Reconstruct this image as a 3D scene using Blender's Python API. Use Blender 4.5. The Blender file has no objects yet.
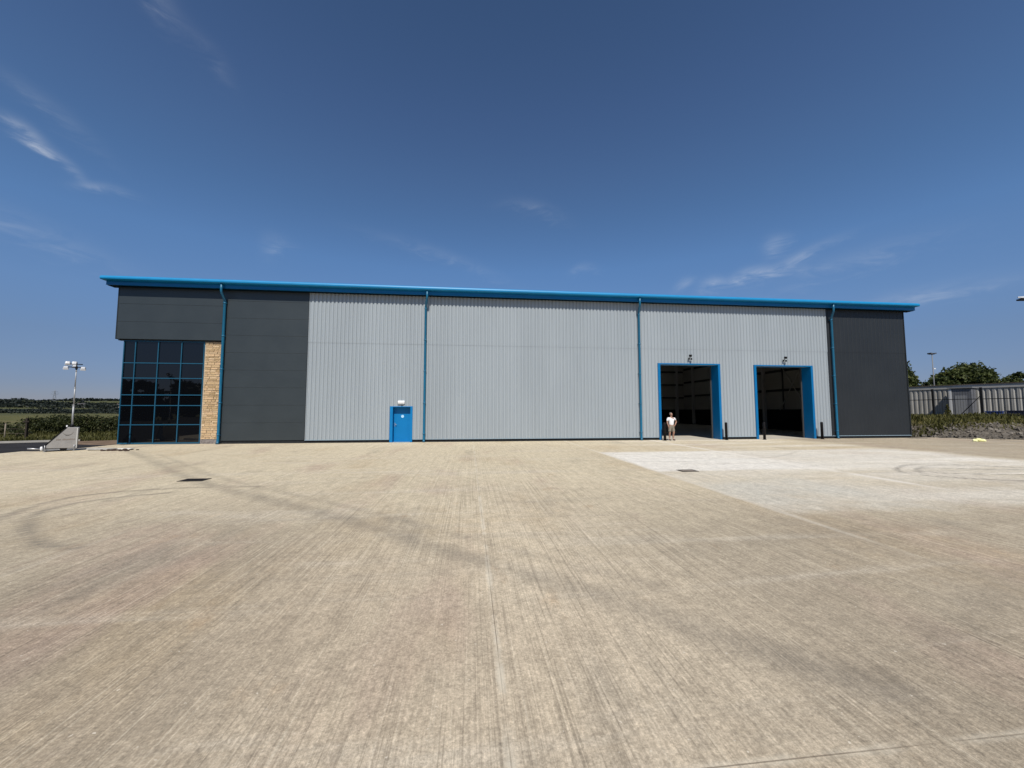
import bpy, bmesh, math, random
import numpy as np
from mathutils import Vector, Matrix, noise as mnoise

R = math.radians
random.seed(7)
rng = np.random.default_rng(11)
sc = bpy.context.scene
COL = sc.collection

# ------------------------------------------------------------------ camera
cam = bpy.data.cameras.new('camera')
cam.sensor_width = 36.0
cam.lens = 385.0 / 1024.0 * 36.0
cam.clip_start = 0.05
cam.clip_end = 12000
camo = bpy.data.objects.new('camera', cam)
COL.objects.link(camo)
camo.location = (0, 0, 1.9)
camo.rotation_euler = (R(90 + 3.863), 0, 0)
sc.camera = camo

# ------------------------------------------------------------------ view
sc.view_settings.view_transform = 'Standard'
sc.view_settings.look = 'None'
sc.view_settings.gamma = 1
sc.view_settings.exposure = 0.0
sc.cycles.max_bounces = 8
sc.cycles.transparent_max_bounces = 12
sc.cycles.use_denoising = True

# ------------------------------------------------------------------ sun + sky
SUN_EL = 52.0
sun = bpy.data.lights.new('sun', 'SUN')
sun.energy = 4.8
sun.angle = R(0.53)
sun.color = (1.0, 0.94, 0.85)
suno = bpy.data.objects.new('sun', sun)
COL.objects.link(suno)
suno.rotation_euler = (R(90 - SUN_EL), 0, R(2))

world = bpy.data.worlds.new('World')
sc.world = world
world.use_nodes = True
SKY_STRENGTH = 0.075


def build_sky():
    nt = world.node_tree
    nt.nodes.clear()
    N = nt.nodes.new
    L = nt.links.new
    out = N('ShaderNodeOutputWorld')
    bg = N('ShaderNodeBackground')
    bg.inputs['Strength'].default_value = SKY_STRENGTH
    sky = N('ShaderNodeTexSky')
    sky.sky_type = 'NISHITA'
    sky.sun_disc = False
    sky.sun_elevation = R(SUN_EL)
    sky.sun_rotation = R(180)
    sky.altitude = 50
    sky.air_density = 1.0
    sky.dust_density = 0.0
    sky.ozone_density = 4.0
    tc = N('ShaderNodeTexCoord')
    # streaky cirrus noise, stretched along the horizon
    sep = N('ShaderNodeSeparateXYZ')
    L(tc.outputs['Generated'], sep.inputs[0])

    def M(op, a, b=None, c=None):
        n = N('ShaderNodeMath')
        n.operation = op
        for i, v in enumerate((a, b, c)):
            if v is None:
                continue
            if isinstance(v, (int, float)):
                n.inputs[i].default_value = v
            else:
                L(v, n.inputs[i])
        return n.outputs[0]

    def dot(vec):
        n = N('ShaderNodeVectorMath')
        n.operation = 'DOT_PRODUCT'
        L(tc.outputs['Generated'], n.inputs[0])
        n.inputs[1].default_value = vec
        return n.outputs['Value']
    mp = N('ShaderNodeMapping')
    mp.inputs['Scale'].default_value = (5, 5, 16)
    mp.inputs['Rotation'].default_value = (0, R(14), 0)
    L(tc.outputs['Generated'], mp.inputs[0])
    nz = N('ShaderNodeTexNoise')
    nz.inputs['Scale'].default_value = 3.4
    nz.inputs['Detail'].default_value = 11
    nz.inputs['Roughness'].default_value = 0.62
    nz.inputs['Distortion'].default_value = 0.6
    L(mp.outputs[0], nz.inputs['Vector'])
    streak = nz.outputs['Fac']
    total = None
    # cirrus wisps: centre azimuth / elevation (deg, azimuth from the +Y axis towards +X),
    # half length, half width (deg), tilt of the streak, amount
    wisps = [(-45.5, 40.0, 3.2, 1.0, -34, .055), (-39.5, 37.0, 2.2, .8, -40, .035),
             (-53.0, 24.6, 1.5, .55, -26, .20), (-51.0, 23.4, 1.6, .4, -24, .13), (-47.6, 22.0, 1.7, .40, 6, .09), (-52, 27.2, 3.5, .8, -24, .05),
             (-32.5, 20.5, 1.5, 1.2, 40, .06),
             (32.5, 17.0, 2.0, .65, 3, .26), (28.0, 16.5, 1.5, .8, 8, .17), (24.6, 17.0, 1.3, .6, 20, .11),
             (37.5, 18.0, 3.6, .6, 20, .12), (35.0, 19.8, 1.3, 1.0, 40, .14), (34.5, 16.6, 4, .8, 5, .07),
             (3.5, 28.5, 3.5, .8, -14, .06), (10.5, 20.3, 1.6, .6, 10, .08), (-10, 22, 8, .8, -16, .045),
             (46, 11.5, 6, .8, 6, .10), (-55, 17, 8, 1.2, -10, .06), (42, 16.5, 7, 1.2, 10, .05)]
    for az, el, ln, wd, tl, am in wisps:
        az, el, tl = R(az), R(el), R(tl)
        c = Vector((math.sin(az) * math.cos(el), math.cos(az) * math.cos(el), math.sin(el)))
        right = Vector((math.cos(az), -math.sin(az), 0))
        up = right.cross(c)
        t1 = right * math.cos(tl) + up * math.sin(tl)
        t2 = up * math.cos(tl) - right * math.sin(tl)
        u = M('MULTIPLY', dot(t1), 1 / R(ln))
        v = M('MULTIPLY', dot(t2), 1 / R(wd))
        # bend the wisp a little and roughen its outline with the noise
        uu = M('MULTIPLY', u, u)
        v2 = M('ADD', v, M('MULTIPLY', M('SUBTRACT', streak, .5), 3.2))
        v3 = M('ADD', v2, M('MULTIPLY', uu, .35))
        d = M('ADD', uu, M('MULTIPLY', v3, v3))
        g = M('EXPONENT', M('MULTIPLY', d, -1.0))
        front = M('GREATER_THAN', dot(c), 0.3)
        g = M('MULTIPLY', M('MULTIPLY', g, front), am * 1.7)
        total = g if total is None else M('ADD', total, g)
    tex = M('MULTIPLY', M('MULTIPLY', streak, streak), streak)
    amount = M('MINIMUM', M('MULTIPLY', total, M('MULTIPLY', tex, 4.2)), 0.5)
    mix = N('ShaderNodeMixRGB')
    L(amount, mix.inputs[0])
    # colour of the clear air by height above the horizon
    air = N('ShaderNodeValToRGB')
    el_ = air.color_ramp.elements
    stops = [(0.0, (.45, .48, .75)), (.05, (.52, .55, .80)), (.135, (.73, .75, .91)), (.22, (.92, 1.02, 1.19)), (.34, (1.01, 1.22, 1.40)),
             (.44, (.97, 1.17, 1.32)), (.52, (.98, 1.13, 1.27)), (.62, (.93, 1.05, 1.20)), (.75, (.82, .95, 1.07))]
    el_[0].position, el_[0].color = stops[0][0], (*stops[0][1], 1)
    el_[1].position, el_[1].color = stops[-1][0], (*stops[-1][1], 1)
    for p_, c_ in stops[1:-1]:
        x_ = el_.new(p_)
        x_.color = (*c_, 1)
    L(sep.outputs[2], air.inputs[0])
    clear = N('ShaderNodeMixRGB')
    clear.blend_type = 'MULTIPLY'
    clear.inputs[0].default_value = 1
    L(sky.outputs[0], clear.inputs[1])
    L(air.outputs[0], clear.inputs[2])
    L(clear.outputs[0], mix.inputs[1])
    mix.inputs[2].default_value = (9.0, 9.6, 10.6, 1)
    L(mix.outputs[0], bg.inputs['Color'])
    L(bg.outputs[0], out.inputs['Surface'])


build_sky()

# ------------------------------------------------------------------ helpers
ORI = Vector((-21.997, 21.179, 0))       # left corner of the warehouse front
ANG = R(6.294)
TU = Vector((math.cos(ANG), math.sin(ANG), 0))
TV = Vector((-math.sin(ANG), math.cos(ANG), 0))


def W(u, v, z=0.0):
    """a point given along the warehouse front (u), into the building (v) and up (z)"""
    return ORI + TU * u + TV * v + Vector((0, 0, z))


class MB:
    def __init__(self):
        self.v, self.f, self.s = [], [], []

    def poly(self, pts, faces, smooth=False):
        b = len(self.v)
        self.v += [tuple(p) for p in pts]
        for f in faces:
            self.f.append([b + i for i in f])
            self.s.append(smooth)
        return self

    def box(self, x0, x1, y0, y1, z0, z1):
        p = [(x0, y0, z0), (x1, y0, z0), (x1, y1, z0), (x0, y1, z0), (x0, y0, z1), (x1, y0, z1), (x1, y1, z1), (x0, y1, z1)]
        return self.poly(p, [(0, 3, 2, 1), (4, 5, 6, 7), (0, 1, 5, 4), (1, 2, 6, 5), (2, 3, 7, 6), (3, 0, 4, 7)])

    def tube(self, pts, r, n=10, cap=True, smooth=True):
        pts = [Vector(p) for p in pts]
        rs = r if isinstance(r, (list, tuple)) else [r] * len(pts)
        rings = []
        ref = None
        for i, p in enumerate(pts):
            a = pts[max(i - 1, 0)]
            c = pts[min(i + 1, len(pts) - 1)]
            t = (c - a).normalized()
            if ref is None:
                ref = Vector((1, 0, 0)) if abs(t.x) < .9 else Vector((0, 1, 0))
            x = (ref - t * ref.dot(t)).normalized()
            ref = x
            y = t.cross(x)
            rings.append([p + (x * math.cos(2 * math.pi * k / n) + y * math.sin(2 * math.pi * k / n)) * rs[i] for k in range(n)])
        b = len(self.v)
        for rg in rings:
            self.v += [tuple(q) for q in rg]
        for i in range(len(rings) - 1):
            for k in range(n):
                k2 = (k + 1) % n
                self.f.append([b + i * n + k, b + i * n + k2, b + (i + 1) * n + k2, b + (i + 1) * n + k])
                self.s.append(smooth)
        if cap:
            self.f.append([b + k for k in reversed(range(n))])
            self.s.append(False)
            e = b + (len(rings) - 1) * n
            self.f.append([e + k for k in range(n)])
            self.s.append(False)
        return self

    def lathe(self, prof, c=(0, 0, 0), n=16, smooth=True):
        b = len(self.v)
        for r, z in prof:
            for k in range(n):
                a = 2 * math.pi * k / n
                self.v.append((c[0] + r * math.cos(a), c[1] + r * math.sin(a), c[2] + z))
        m = len(prof)
        for i in range(m - 1):
            for k in range(n):
                k2 = (k + 1) % n
                self.f.append([b + i * n + k, b + i * n + k2, b + (i + 1) * n + k2, b + (i + 1) * n + k])
                self.s.append(smooth)
        self.f.append([b + k for k in reversed(range(n))]); self.s.append(False)
        self.f.append([b + (m - 1) * n + k for k in range(n)]); self.s.append(False)
        return self

    def prism(self, prof, x0, x1):
        """profile in (y, z), counter-clockwise seen from +x, extruded along x"""
        n = len(prof)
        b = len(self.v)
        for x in (x0, x1):
            self.v += [(x, y, z) for y, z in prof]
        for k in range(n):
            k2 = (k + 1) % n
            self.f.append([b + k, b + n + k, b + n + k2, b + k2][::-1]); self.s.append(False)
        self.f.append([b + k for k in reversed(range(n))]); self.s.append(False)
        self.f.append([b + n + k for k in range(n)]); self.s.append(False)
        return self

    def build(self, name, mat, parent=None, bevel=0.0, fix=True):
        me = bpy.data.meshes.new(name)
        me.from_pydata(self.v, [], self.f)
        me.polygons.foreach_set('use_smooth', self.s)
        if fix:
            bm = bmesh.new()
            bm.from_mesh(me)
            bmesh.ops.recalc_face_normals(bm, faces=bm.faces)
            bm.to_mesh(me)
            bm.free()
        me.materials.append(mat)
        o = bpy.data.objects.new(name, me)
        COL.objects.link(o)
        if parent is not None:
            o.parent = parent
        if bevel:
            m = o.modifiers.new('bevel', 'BEVEL')
            m.width = bevel
            m.segments = 2
            m.limit_method = 'ANGLE'
            m.angle_limit = R(40)
        return o


def tag(o, label, cat, group=None, kind=None):
    if label:
        o['label'] = label
    if cat:
        o['category'] = cat
    if group:
        o['group'] = group
    if kind:
        o['kind'] = kind
    return o


def thing(name, label, cat, loc=(0, 0, 0), rz=0.0, group=None):
    o = bpy.data.objects.new(name, None)
    o.empty_display_size = .3
    COL.objects.link(o)
    o.location = loc
    o.rotation_euler = (0, 0, rz)
    return tag(o, label, cat, group)


def copy_tree(o, parent=None):
    c = o.copy()
    COL.objects.link(c)
    if parent is not None:
        c.parent = parent
    for ch in [x for x in COL.objects if x.parent == o]:
        copy_tree(ch, c)
    return c


# ------------------------------------------------------------------ materials
def mat(name, col, rough=.6, metal=0.0, spec=.5, var=0.0, vscale=3.0, bump=0.0, bscale=40.0, stretch=(1, 1, 1), var2=None):
    m = bpy.data.materials.new(name)
    m.use_nodes = True
    nt = m.node_tree
    b = nt.nodes['Principled BSDF']
    b.inputs['Base Color'].default_value = (*col, 1)
    b.inputs['Roughness'].default_value = rough
    b.inputs['Metallic'].default_value = metal
    b.inputs['Specular IOR Level'].default_value = spec
    N, L = nt.nodes.new, nt.links.new
    if var or bump:
        tc = N('ShaderNodeTexCoord')
        mp = N('ShaderNodeMapping')
        mp.inputs['Scale'].default_value = stretch
        L(tc.outputs['Object'], mp.inputs[0])
    if var:
        nz = N('ShaderNodeTexNoise')
        nz.inputs['Scale'].default_value = vscale
        nz.inputs['Detail'].default_value = 6
        nz.inputs['Roughness'].default_value = .65
        L(mp.outputs[0], nz.inputs['Vector'])
        rp = N('ShaderNodeValToRGB')
        d = tuple(max(0, c * (1 - var)) for c in col)
        u = tuple(min(1, c * (1 + var)) for c in (var2 or col))
        rp.color_ramp.elements[0].color = (*d, 1)
        rp.color_ramp.elements[0].position = .32
        rp.color_ramp.elements[1].color = (*u, 1)
        rp.color_ramp.elements[1].position = .68
        L(nz.outputs['Fac'], rp.inputs[0])
        L(rp.outputs[0], b.inputs['Base Color'])
        rr = N('ShaderNodeMapRange')
        rr.inputs['To Min'].default_value = max(.02, rough - .08)
        rr.inputs['To Max'].default_value = min(1, rough + .08)
        L(nz.outputs['Fac'], rr.inputs['Value'])
        L(rr.outputs[0], b.inputs['Roughness'])
    if bump:
        nb = N('ShaderNodeTexNoise')
        nb.inputs['Scale'].default_value = bscale
        nb.inputs['Detail'].default_value = 5
        L(mp.outputs[0], nb.inputs['Vector'])
        bp = N('ShaderNodeBump')
        bp.inputs['Strength'].default_value = bump
        bp.inputs['Distance'].default_value = .02
        L(nb.outputs['Fac'], bp.inputs['Height'])
        L(bp.outputs[0], b.inputs['Normal'])
    return m


M_LIGHT = mat('light_grey_steel', (.308, .346, .372), .42, 0, .5, .05, .6, stretch=(1, 1, .15))
M_DARK = mat('anthracite_steel', (.033, .042, .047), .40, 0, .4, .08, .5)
M_DARKR = mat('anthracite_ribbed_steel', (.020, .0235, .027), .45, 0, .35, .08, .5)
M_DARKTRIM = mat('anthracite_trim', (.02, .024, .028), .5, 0, .3)
M_PLINTH = mat('plinth_black', (.018, .020, .022), .8, 0, .2, .3, 4)
M_FLASH = mat('drip_flashing_grey', (.20, .27, .32), .4)
M_BLUE = mat('blue_powder_coat', (.001, .135, .34), .36, 0, .35, .06, 1.5)
M_BLUEP = mat('blue_pipe_paint', (.010, .120, .22), .34, 0, .4, .08, 3)
M_BLUED = mat('blue_door_paint', (.001, .165, .42), .42, 0, .3, .04, 2)
M_BLUEW = mat('blue_window_frame', (.012, .085, .15), .45, 0, .4, .04, 2)
M_ROOF = mat('roof_sheet_grey', (.22, .23, .24), .5, 0, .5, .1, .4)
M_GALV = mat('galvanised_steel', (.42, .43, .44), .45, .7, .5, .12, 6)
M_BLACK = mat('black_paint', (.006, .006, .007), .6, 0, .2, .2, 8)
M_WHITEP = mat('white_plastic', (.78, .79, .80), .4)
M_GREYP = mat('grey_cabinet_paint', (.30, .29, .275), .55, 0, .4, .10, 4)
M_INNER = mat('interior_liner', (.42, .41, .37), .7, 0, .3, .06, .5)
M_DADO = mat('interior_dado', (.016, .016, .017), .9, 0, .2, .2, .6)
M_STEEL = mat('interior_steel', (.50, .50, .48), .6, 0, .3)
M_RUST = mat('rail_steel', (.05, .05, .05), .6, 0, .3)


def glass_mat():
    m = bpy.data.materials.new('tinted_glass')
    m.use_nodes = True
    nt = m.node_tree
    b = nt.nodes['Principled BSDF']
    b.inputs['Base Color'].default_value = (.0025, .003, .004, 1)
    b.inputs['Roughness'].default_value = .012
    b.inputs['IOR'].default_value = 1.5
    b.inputs['Specular IOR Level'].default_value = .55
    tc = nt.nodes.new('ShaderNodeTexCoord')
    nz = nt.nodes.new('ShaderNodeTexNoise')
    nz.inputs['Scale'].default_value = .9
    nz.inputs['Detail'].default_value = 1
    bp = nt.nodes.new('ShaderNodeBump')
    bp.inputs['Strength'].default_value = .05
    bp.inputs['Distance'].default_value = .02
    nt.links.new(tc.outputs['Object'], nz.inputs['Vector'])
    nt.links.new(nz.outputs['Fac'], bp.inputs['Height'])
    nt.links.new(bp.outputs[0], b.inputs['Normal'])
    return m


M_GLASS = glass_mat()


def stone_mat():
    m = bpy.data.materials.new('split_face_stone')
    m.use_nodes = True
    nt = m.node_tree
    N, L = nt.nodes.new, nt.links.new
    b = nt.nodes['Principled BSDF']
    b.inputs['Roughness'].default_value = .85
    b.inputs['Specular IOR Level'].default_value = .2
    at = N('ShaderNodeAttribute')
    at.attribute_name = 'tone'
    rp = N('ShaderNodeValToRGB')
    e = rp.color_ramp.elements
    e[0].color = (.40, .28, .15, 1); e[0].position = 0
    e[1].color = (.66, .50, .32, 1); e[1].position = 1
    for p, c in ((.3, (.54, .39, .22)), (.55, (.60, .42, .25)), (.8, (.50, .36, .21))):
        x = e.new(p)
        x.color = (*c, 1)
    L(at.outputs['Fac'], rp.inputs[0])
    tc = N('ShaderNodeTexCoord')
    nz = N('ShaderNodeTexNoise')
    nz.inputs['Scale'].default_value = 9
    nz.inputs['Detail'].default_value = 6
    L(tc.outputs['Object'], nz.inputs['Vector'])
    mr = N('ShaderNodeMapRange')
    mr.inputs['To Min'].default_value = .75
    mr.inputs['To Max'].default_value = 1.2
    L(nz.outputs['Fac'], mr.inputs['Value'])
    mx = N('ShaderNodeMixRGB')
    mx.blend_type = 'MULTIPLY'
    mx.inputs[0].default_value = 1
    L(rp.outputs[0], mx.inputs[1])
    L(mr.outputs[0], mx.inputs[2])
    L(mx.outputs[0], b.inputs['Base Color'])
    nb = N('ShaderNodeTexNoise')
    nb.inputs['Scale'].default_value = 22
    nb.inputs['Detail'].default_value = 6
    L(tc.outputs['Object'], nb.inputs['Vector'])
    bp = N('ShaderNodeBump')
    bp.inputs['Strength'].default_value = .8
    bp.inputs['Distance'].default_value = .03
    L(nb.outputs['Fac'], bp.inputs['Height'])
    L(bp.outputs[0], b.inputs['Normal'])
    return m


M_STONE = stone_mat()


def leaf_mat(name, dark, light, yellow=None):
    m = bpy.data.materials.new(name)
    m.use_nodes = True
    nt = m.node_tree
    N, L = nt.nodes.new, nt.links.new
    b = nt.nodes['Principled BSDF']
    b.inputs['Roughness'].default_value = .6
    b.inputs['Specular IOR Level'].default_value = .25
    at = N('ShaderNodeAttribute')
    at.attribute_name = 'tone'
    rp = N('ShaderNodeValToRGB')
    e = rp.color_ramp.elements
    e[0].color = (*dark, 1)
    e[1].color = (*light, 1)
    if yellow:
        e[1].position = .85
        x = e.new(1.0)
        x.color = (*yellow, 1)
    L(at.outputs['Fac'], rp.inputs[0])
    L(rp.outputs[0], b.inputs['Base Color'])
    tr = N('ShaderNodeBsdfTranslucent')
    L(rp.outputs[0], tr.inputs['Color'])
    mx = N('ShaderNodeMixShader')
    mx.inputs[0].default_value = .25
    L(b.outputs[0], mx.inputs[1])
    L(tr.outputs[0], mx.inputs[2])
    L(mx.outputs[0], nt.nodes['Material Output'].inputs['Surface'])
    return m


M_LEAF = leaf_mat('tree_leaves', (.017, .029, .010), (.092, .112, .032), (.17, .155, .05))
M_LEAFB = leaf_mat('bush_leaves', (.013, .019, .006), (.056, .066, .020), (.115, .105, .035))
M_LEAFD = leaf_mat('far_wood_leaves', (.010, .016, .013), (.030, .039, .029))
M_GRASS = leaf_mat('rough_grass', (.034, .038, .010), (.125, .118, .033), (.27, .21, .085))
M_BARK = mat('bark', (.09, .07, .05), .9, 0, .2, .3, 6, .6, 30)
M_TWIG = mat('dead_twigs', (.22, .19, .15), .9, 0, .2, .2, 6)


def leaf_mesh(name, mat_, pos, size, tone, parent=None, upright=0.0, aspect=1.0):
    """many small leaf-shaped quads: one mesh"""
    n = len(pos)
    size = np.asarray(size) * np.ones(n)
    a = rng.normal(size=(n, 3))
    a /= np.linalg.norm(a, axis=1, keepdims=True)
    b = rng.normal(size=(n, 3))
    b -= a * (a * b).sum(1, keepdims=True)
    b /= np.linalg.norm(b, axis=1, keepdims=True)
    if upright:
        a = a * np.array([1, 1, .25])
        a /= np.linalg.norm(a, axis=1, keepdims=True)
        b = rng.normal(size=(n, 3)) * .35 + np.array([0, 0, 1.0])
        b -= a * (a * b).sum(1, keepdims=True)
        b /= np.linalg.norm(b, axis=1, keepdims=True)
    s = size[:, None]
    if upright:
        v = np.stack([pos - a * s * .5 / aspect, pos + a * s * .5 / aspect, pos + a * s * .12 / aspect + b * s * 2, pos - a * s * .12 / aspect + b * s * 2], 1)
    else:
        v = np.stack([pos - b * s, pos + a * s * .6, pos + b * s, pos - a * s * .6], 1)
    v = v.reshape(-1, 3)
    me = bpy.data.meshes.new(name)
    me.vertices.add(4 * n)
    me.vertices.foreach_set('co', v.ravel())
    me.loops.add(4 * n)
    me.loops.foreach_set('vertex_index', np.arange(4 * n, dtype=np.int32))
    me.polygons.add(n)
    me.polygons.foreach_set('loop_start', np.arange(0, 4 * n, 4, dtype=np.int32))
    me.polygons.foreach_set('loop_total', np.full(n, 4, dtype=np.int32))
    at = me.attributes.new('tone', 'FLOAT', 'FACE')
    at.data.foreach_set('value', np.clip(tone, 0, 1))
    me.update()
    me.validate()
    me.materials.append(mat_)
    o = bpy.data.objects.new(name, me)
    COL.objects.link(o)
    if parent is not None:
        o.parent = parent
    return o


def blob_points(blobs, n, shell=.55):
    """leaf positions in clumps spread through a list of ellipsoids; returns points and tones"""
    vol = np.array([b[3] * b[4] * b[5] for b in blobs]) ** .67
    cnt = rng.multinomial(n, vol / vol.sum())
    P, T = [], []
    for b, k in zip(blobs, cnt):
        nc = max(3, k // 45)
        d = rng.normal(size=(nc, 3))
        d /= np.linalg.norm(d, axis=1, keepdims=True)
        rad = rng.uniform(shell, 1.02, (nc, 1)) ** .8
        cc = d * rad
        ct = rng.uniform(.15, .75, nc)
        idx = rng.integers(0, nc, k)
        p = cc[idx] + rng.normal(size=(k, 3)) * .16
        P.append(p * np.array(b[3:6]) + np.array(b[0:3]))
        T.append(ct[idx] + rng.normal(size=k) * .14)
    return np.concatenate(P), np.concatenate(T)


# ================================================================== SETTING
# ---- terrain (one sheet to the horizon, hills at the far left)
def sstep(a, b, x):
    t = np.clip((x - a) / (b - a), 0, 1)
    return t * t * (3 - 2 * t)


def hnoise(x, y, s, seed=0.0):
    return mnoise.noise(Vector((x * s, y * s, seed)))


def terrain_h(x, y):
    r = math.hypot(x, y)
    z = -0.09
    if r > 45:
        z += -0.5 * float(sstep(45, 200, r)) + .5 * hnoise(x, y, .012, 3) * float(sstep(50, 140, r))
    t = float(sstep(500, 2300, r))
    z += t * (30 + 12 * hnoise(x, y, .0011, 1.3) + 6 * hnoise(x, y, .004, 7))
    return z


def build_terrain():
    radii = [0, 4, 10, 18, 24] + list(np.geomspace(28, 5200, 90))
    na = 240
    v = [(0, 0, -.09)]
    for r in radii[1:]:
        for k in range(na):
            a = 2 * math.pi * k / na
            x, y = r * math.cos(a), r * math.sin(a)
            v.append((x, y, terrain_h(x, y)))
    f = [(0, 1 + k, 1 + (k + 1) % na) for k in range(na)]
    for i in range(len(radii) - 2):
        b0, b1 = 1 + i * na, 1 + (i + 1) * na
        for k in range(na):
            k2 = (k + 1) % na
            f.append((b0 + k, b1 + k, b1 + k2, b0 + k2))
    mb = MB()
    mb.poly(v, f, True)
    m = bpy.data.materials.new('field_ground')
    m.use_nodes = True
    nt = m.node_tree
    N, L = nt.nodes.new, nt.links.new
    b = nt.nodes['Principled BSDF']
    b.inputs['Roughness'].default_value = .95
    b.inputs['Specular IOR Level'].default_value = .1
    tc = N('ShaderNodeTexCoord')

    def noise(scale, detail, st=(1, 1, 1)):
        mp = N('ShaderNodeMapping')
        mp.inputs['Scale'].default_value = st
        L(tc.outputs['Object'], mp.inputs[0])
        n = N('ShaderNodeTexNoise')
        n.inputs['Scale'].default_value = scale
        n.inputs['Detail'].default_value = detail
        L(mp.outputs[0], n.inputs['Vector'])
        return n.outputs['Fac']

    def ramp(fac, stops):
        rp = N('ShaderNodeValToRGB')
        e = rp.color_ramp.elements
        e[0].position, e[0].color = stops[0][0], (*stops[0][1], 1)
        e[1].position, e[1].color = stops[-1][0], (*stops[-1][1], 1)
        for p, c in stops[1:-1]:
            x = e.new(p)
            x.color = (*c, 1)
        L(fac, rp.inputs[0])
        return rp.outputs[0]
    near = ramp(noise(.16, 8), [(.3, (.058, .064, .019)), (.5, (.095, .094, .033)), (.62, (.135, .112, .055)), (.75, (.085, .082, .027))])
    far = ramp(noise(.0035, 5), [(.35, (.026, .036, .022)), (.5, (.085, .088, .036)), (.62, (.048, .056, .028))])
    ln = N('ShaderNodeVectorMath')
    ln.operation = 'LENGTH'
    L(tc.outputs['Object'], ln.inputs[0])
    mr = N('ShaderNodeMapRange')
    mr.inputs['From Min'].default_value = 200
    mr.inputs['From Max'].default_value = 500
    L(ln.outputs['Value'], mr.inputs['Value'])
    mx = N('ShaderNodeMixRGB')
    L(mr.outputs[0], mx.inputs[0])
    L(near, mx.inputs[1])
    L(far, mx.inputs[2])
    L(mx.outputs[0], b.inputs['Base Color'])
    o = mb.build('terrain', m, fix=False)
    o['kind'] = 'structure'


build_terrain()

# ---- the concrete yard, a sheet in the warehouse's own directions
def seg_dist(px, py, pts):
    d = np.full(px.shape, 1e9)
    for (ax, ay), (bx, by) in zip(pts[:-1], pts[1:]):
        dx, dy = bx - ax, by - ay
        t = np.clip(((px - ax) * dx + (py - ay) * dy) / (dx * dx + dy * dy), 0, 1)
        d = np.minimum(d, np.hypot(px - ax - t * dx, py - ay - t * dy))
    return d


def smooth_line(pts, it=3):
    for _ in range(it):
        q = [pts[0]]
        for a, b in zip(pts[:-1], pts[1:]):
            q.append((a[0] * .75 + b[0] * .25, a[1] * .75 + b[1] * .25))
            q.append((a[0] * .25 + b[0] * .75, a[1] * .25 + b[1] * .75))
        q.append(pts[-1])
        pts = q
    return pts


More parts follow.
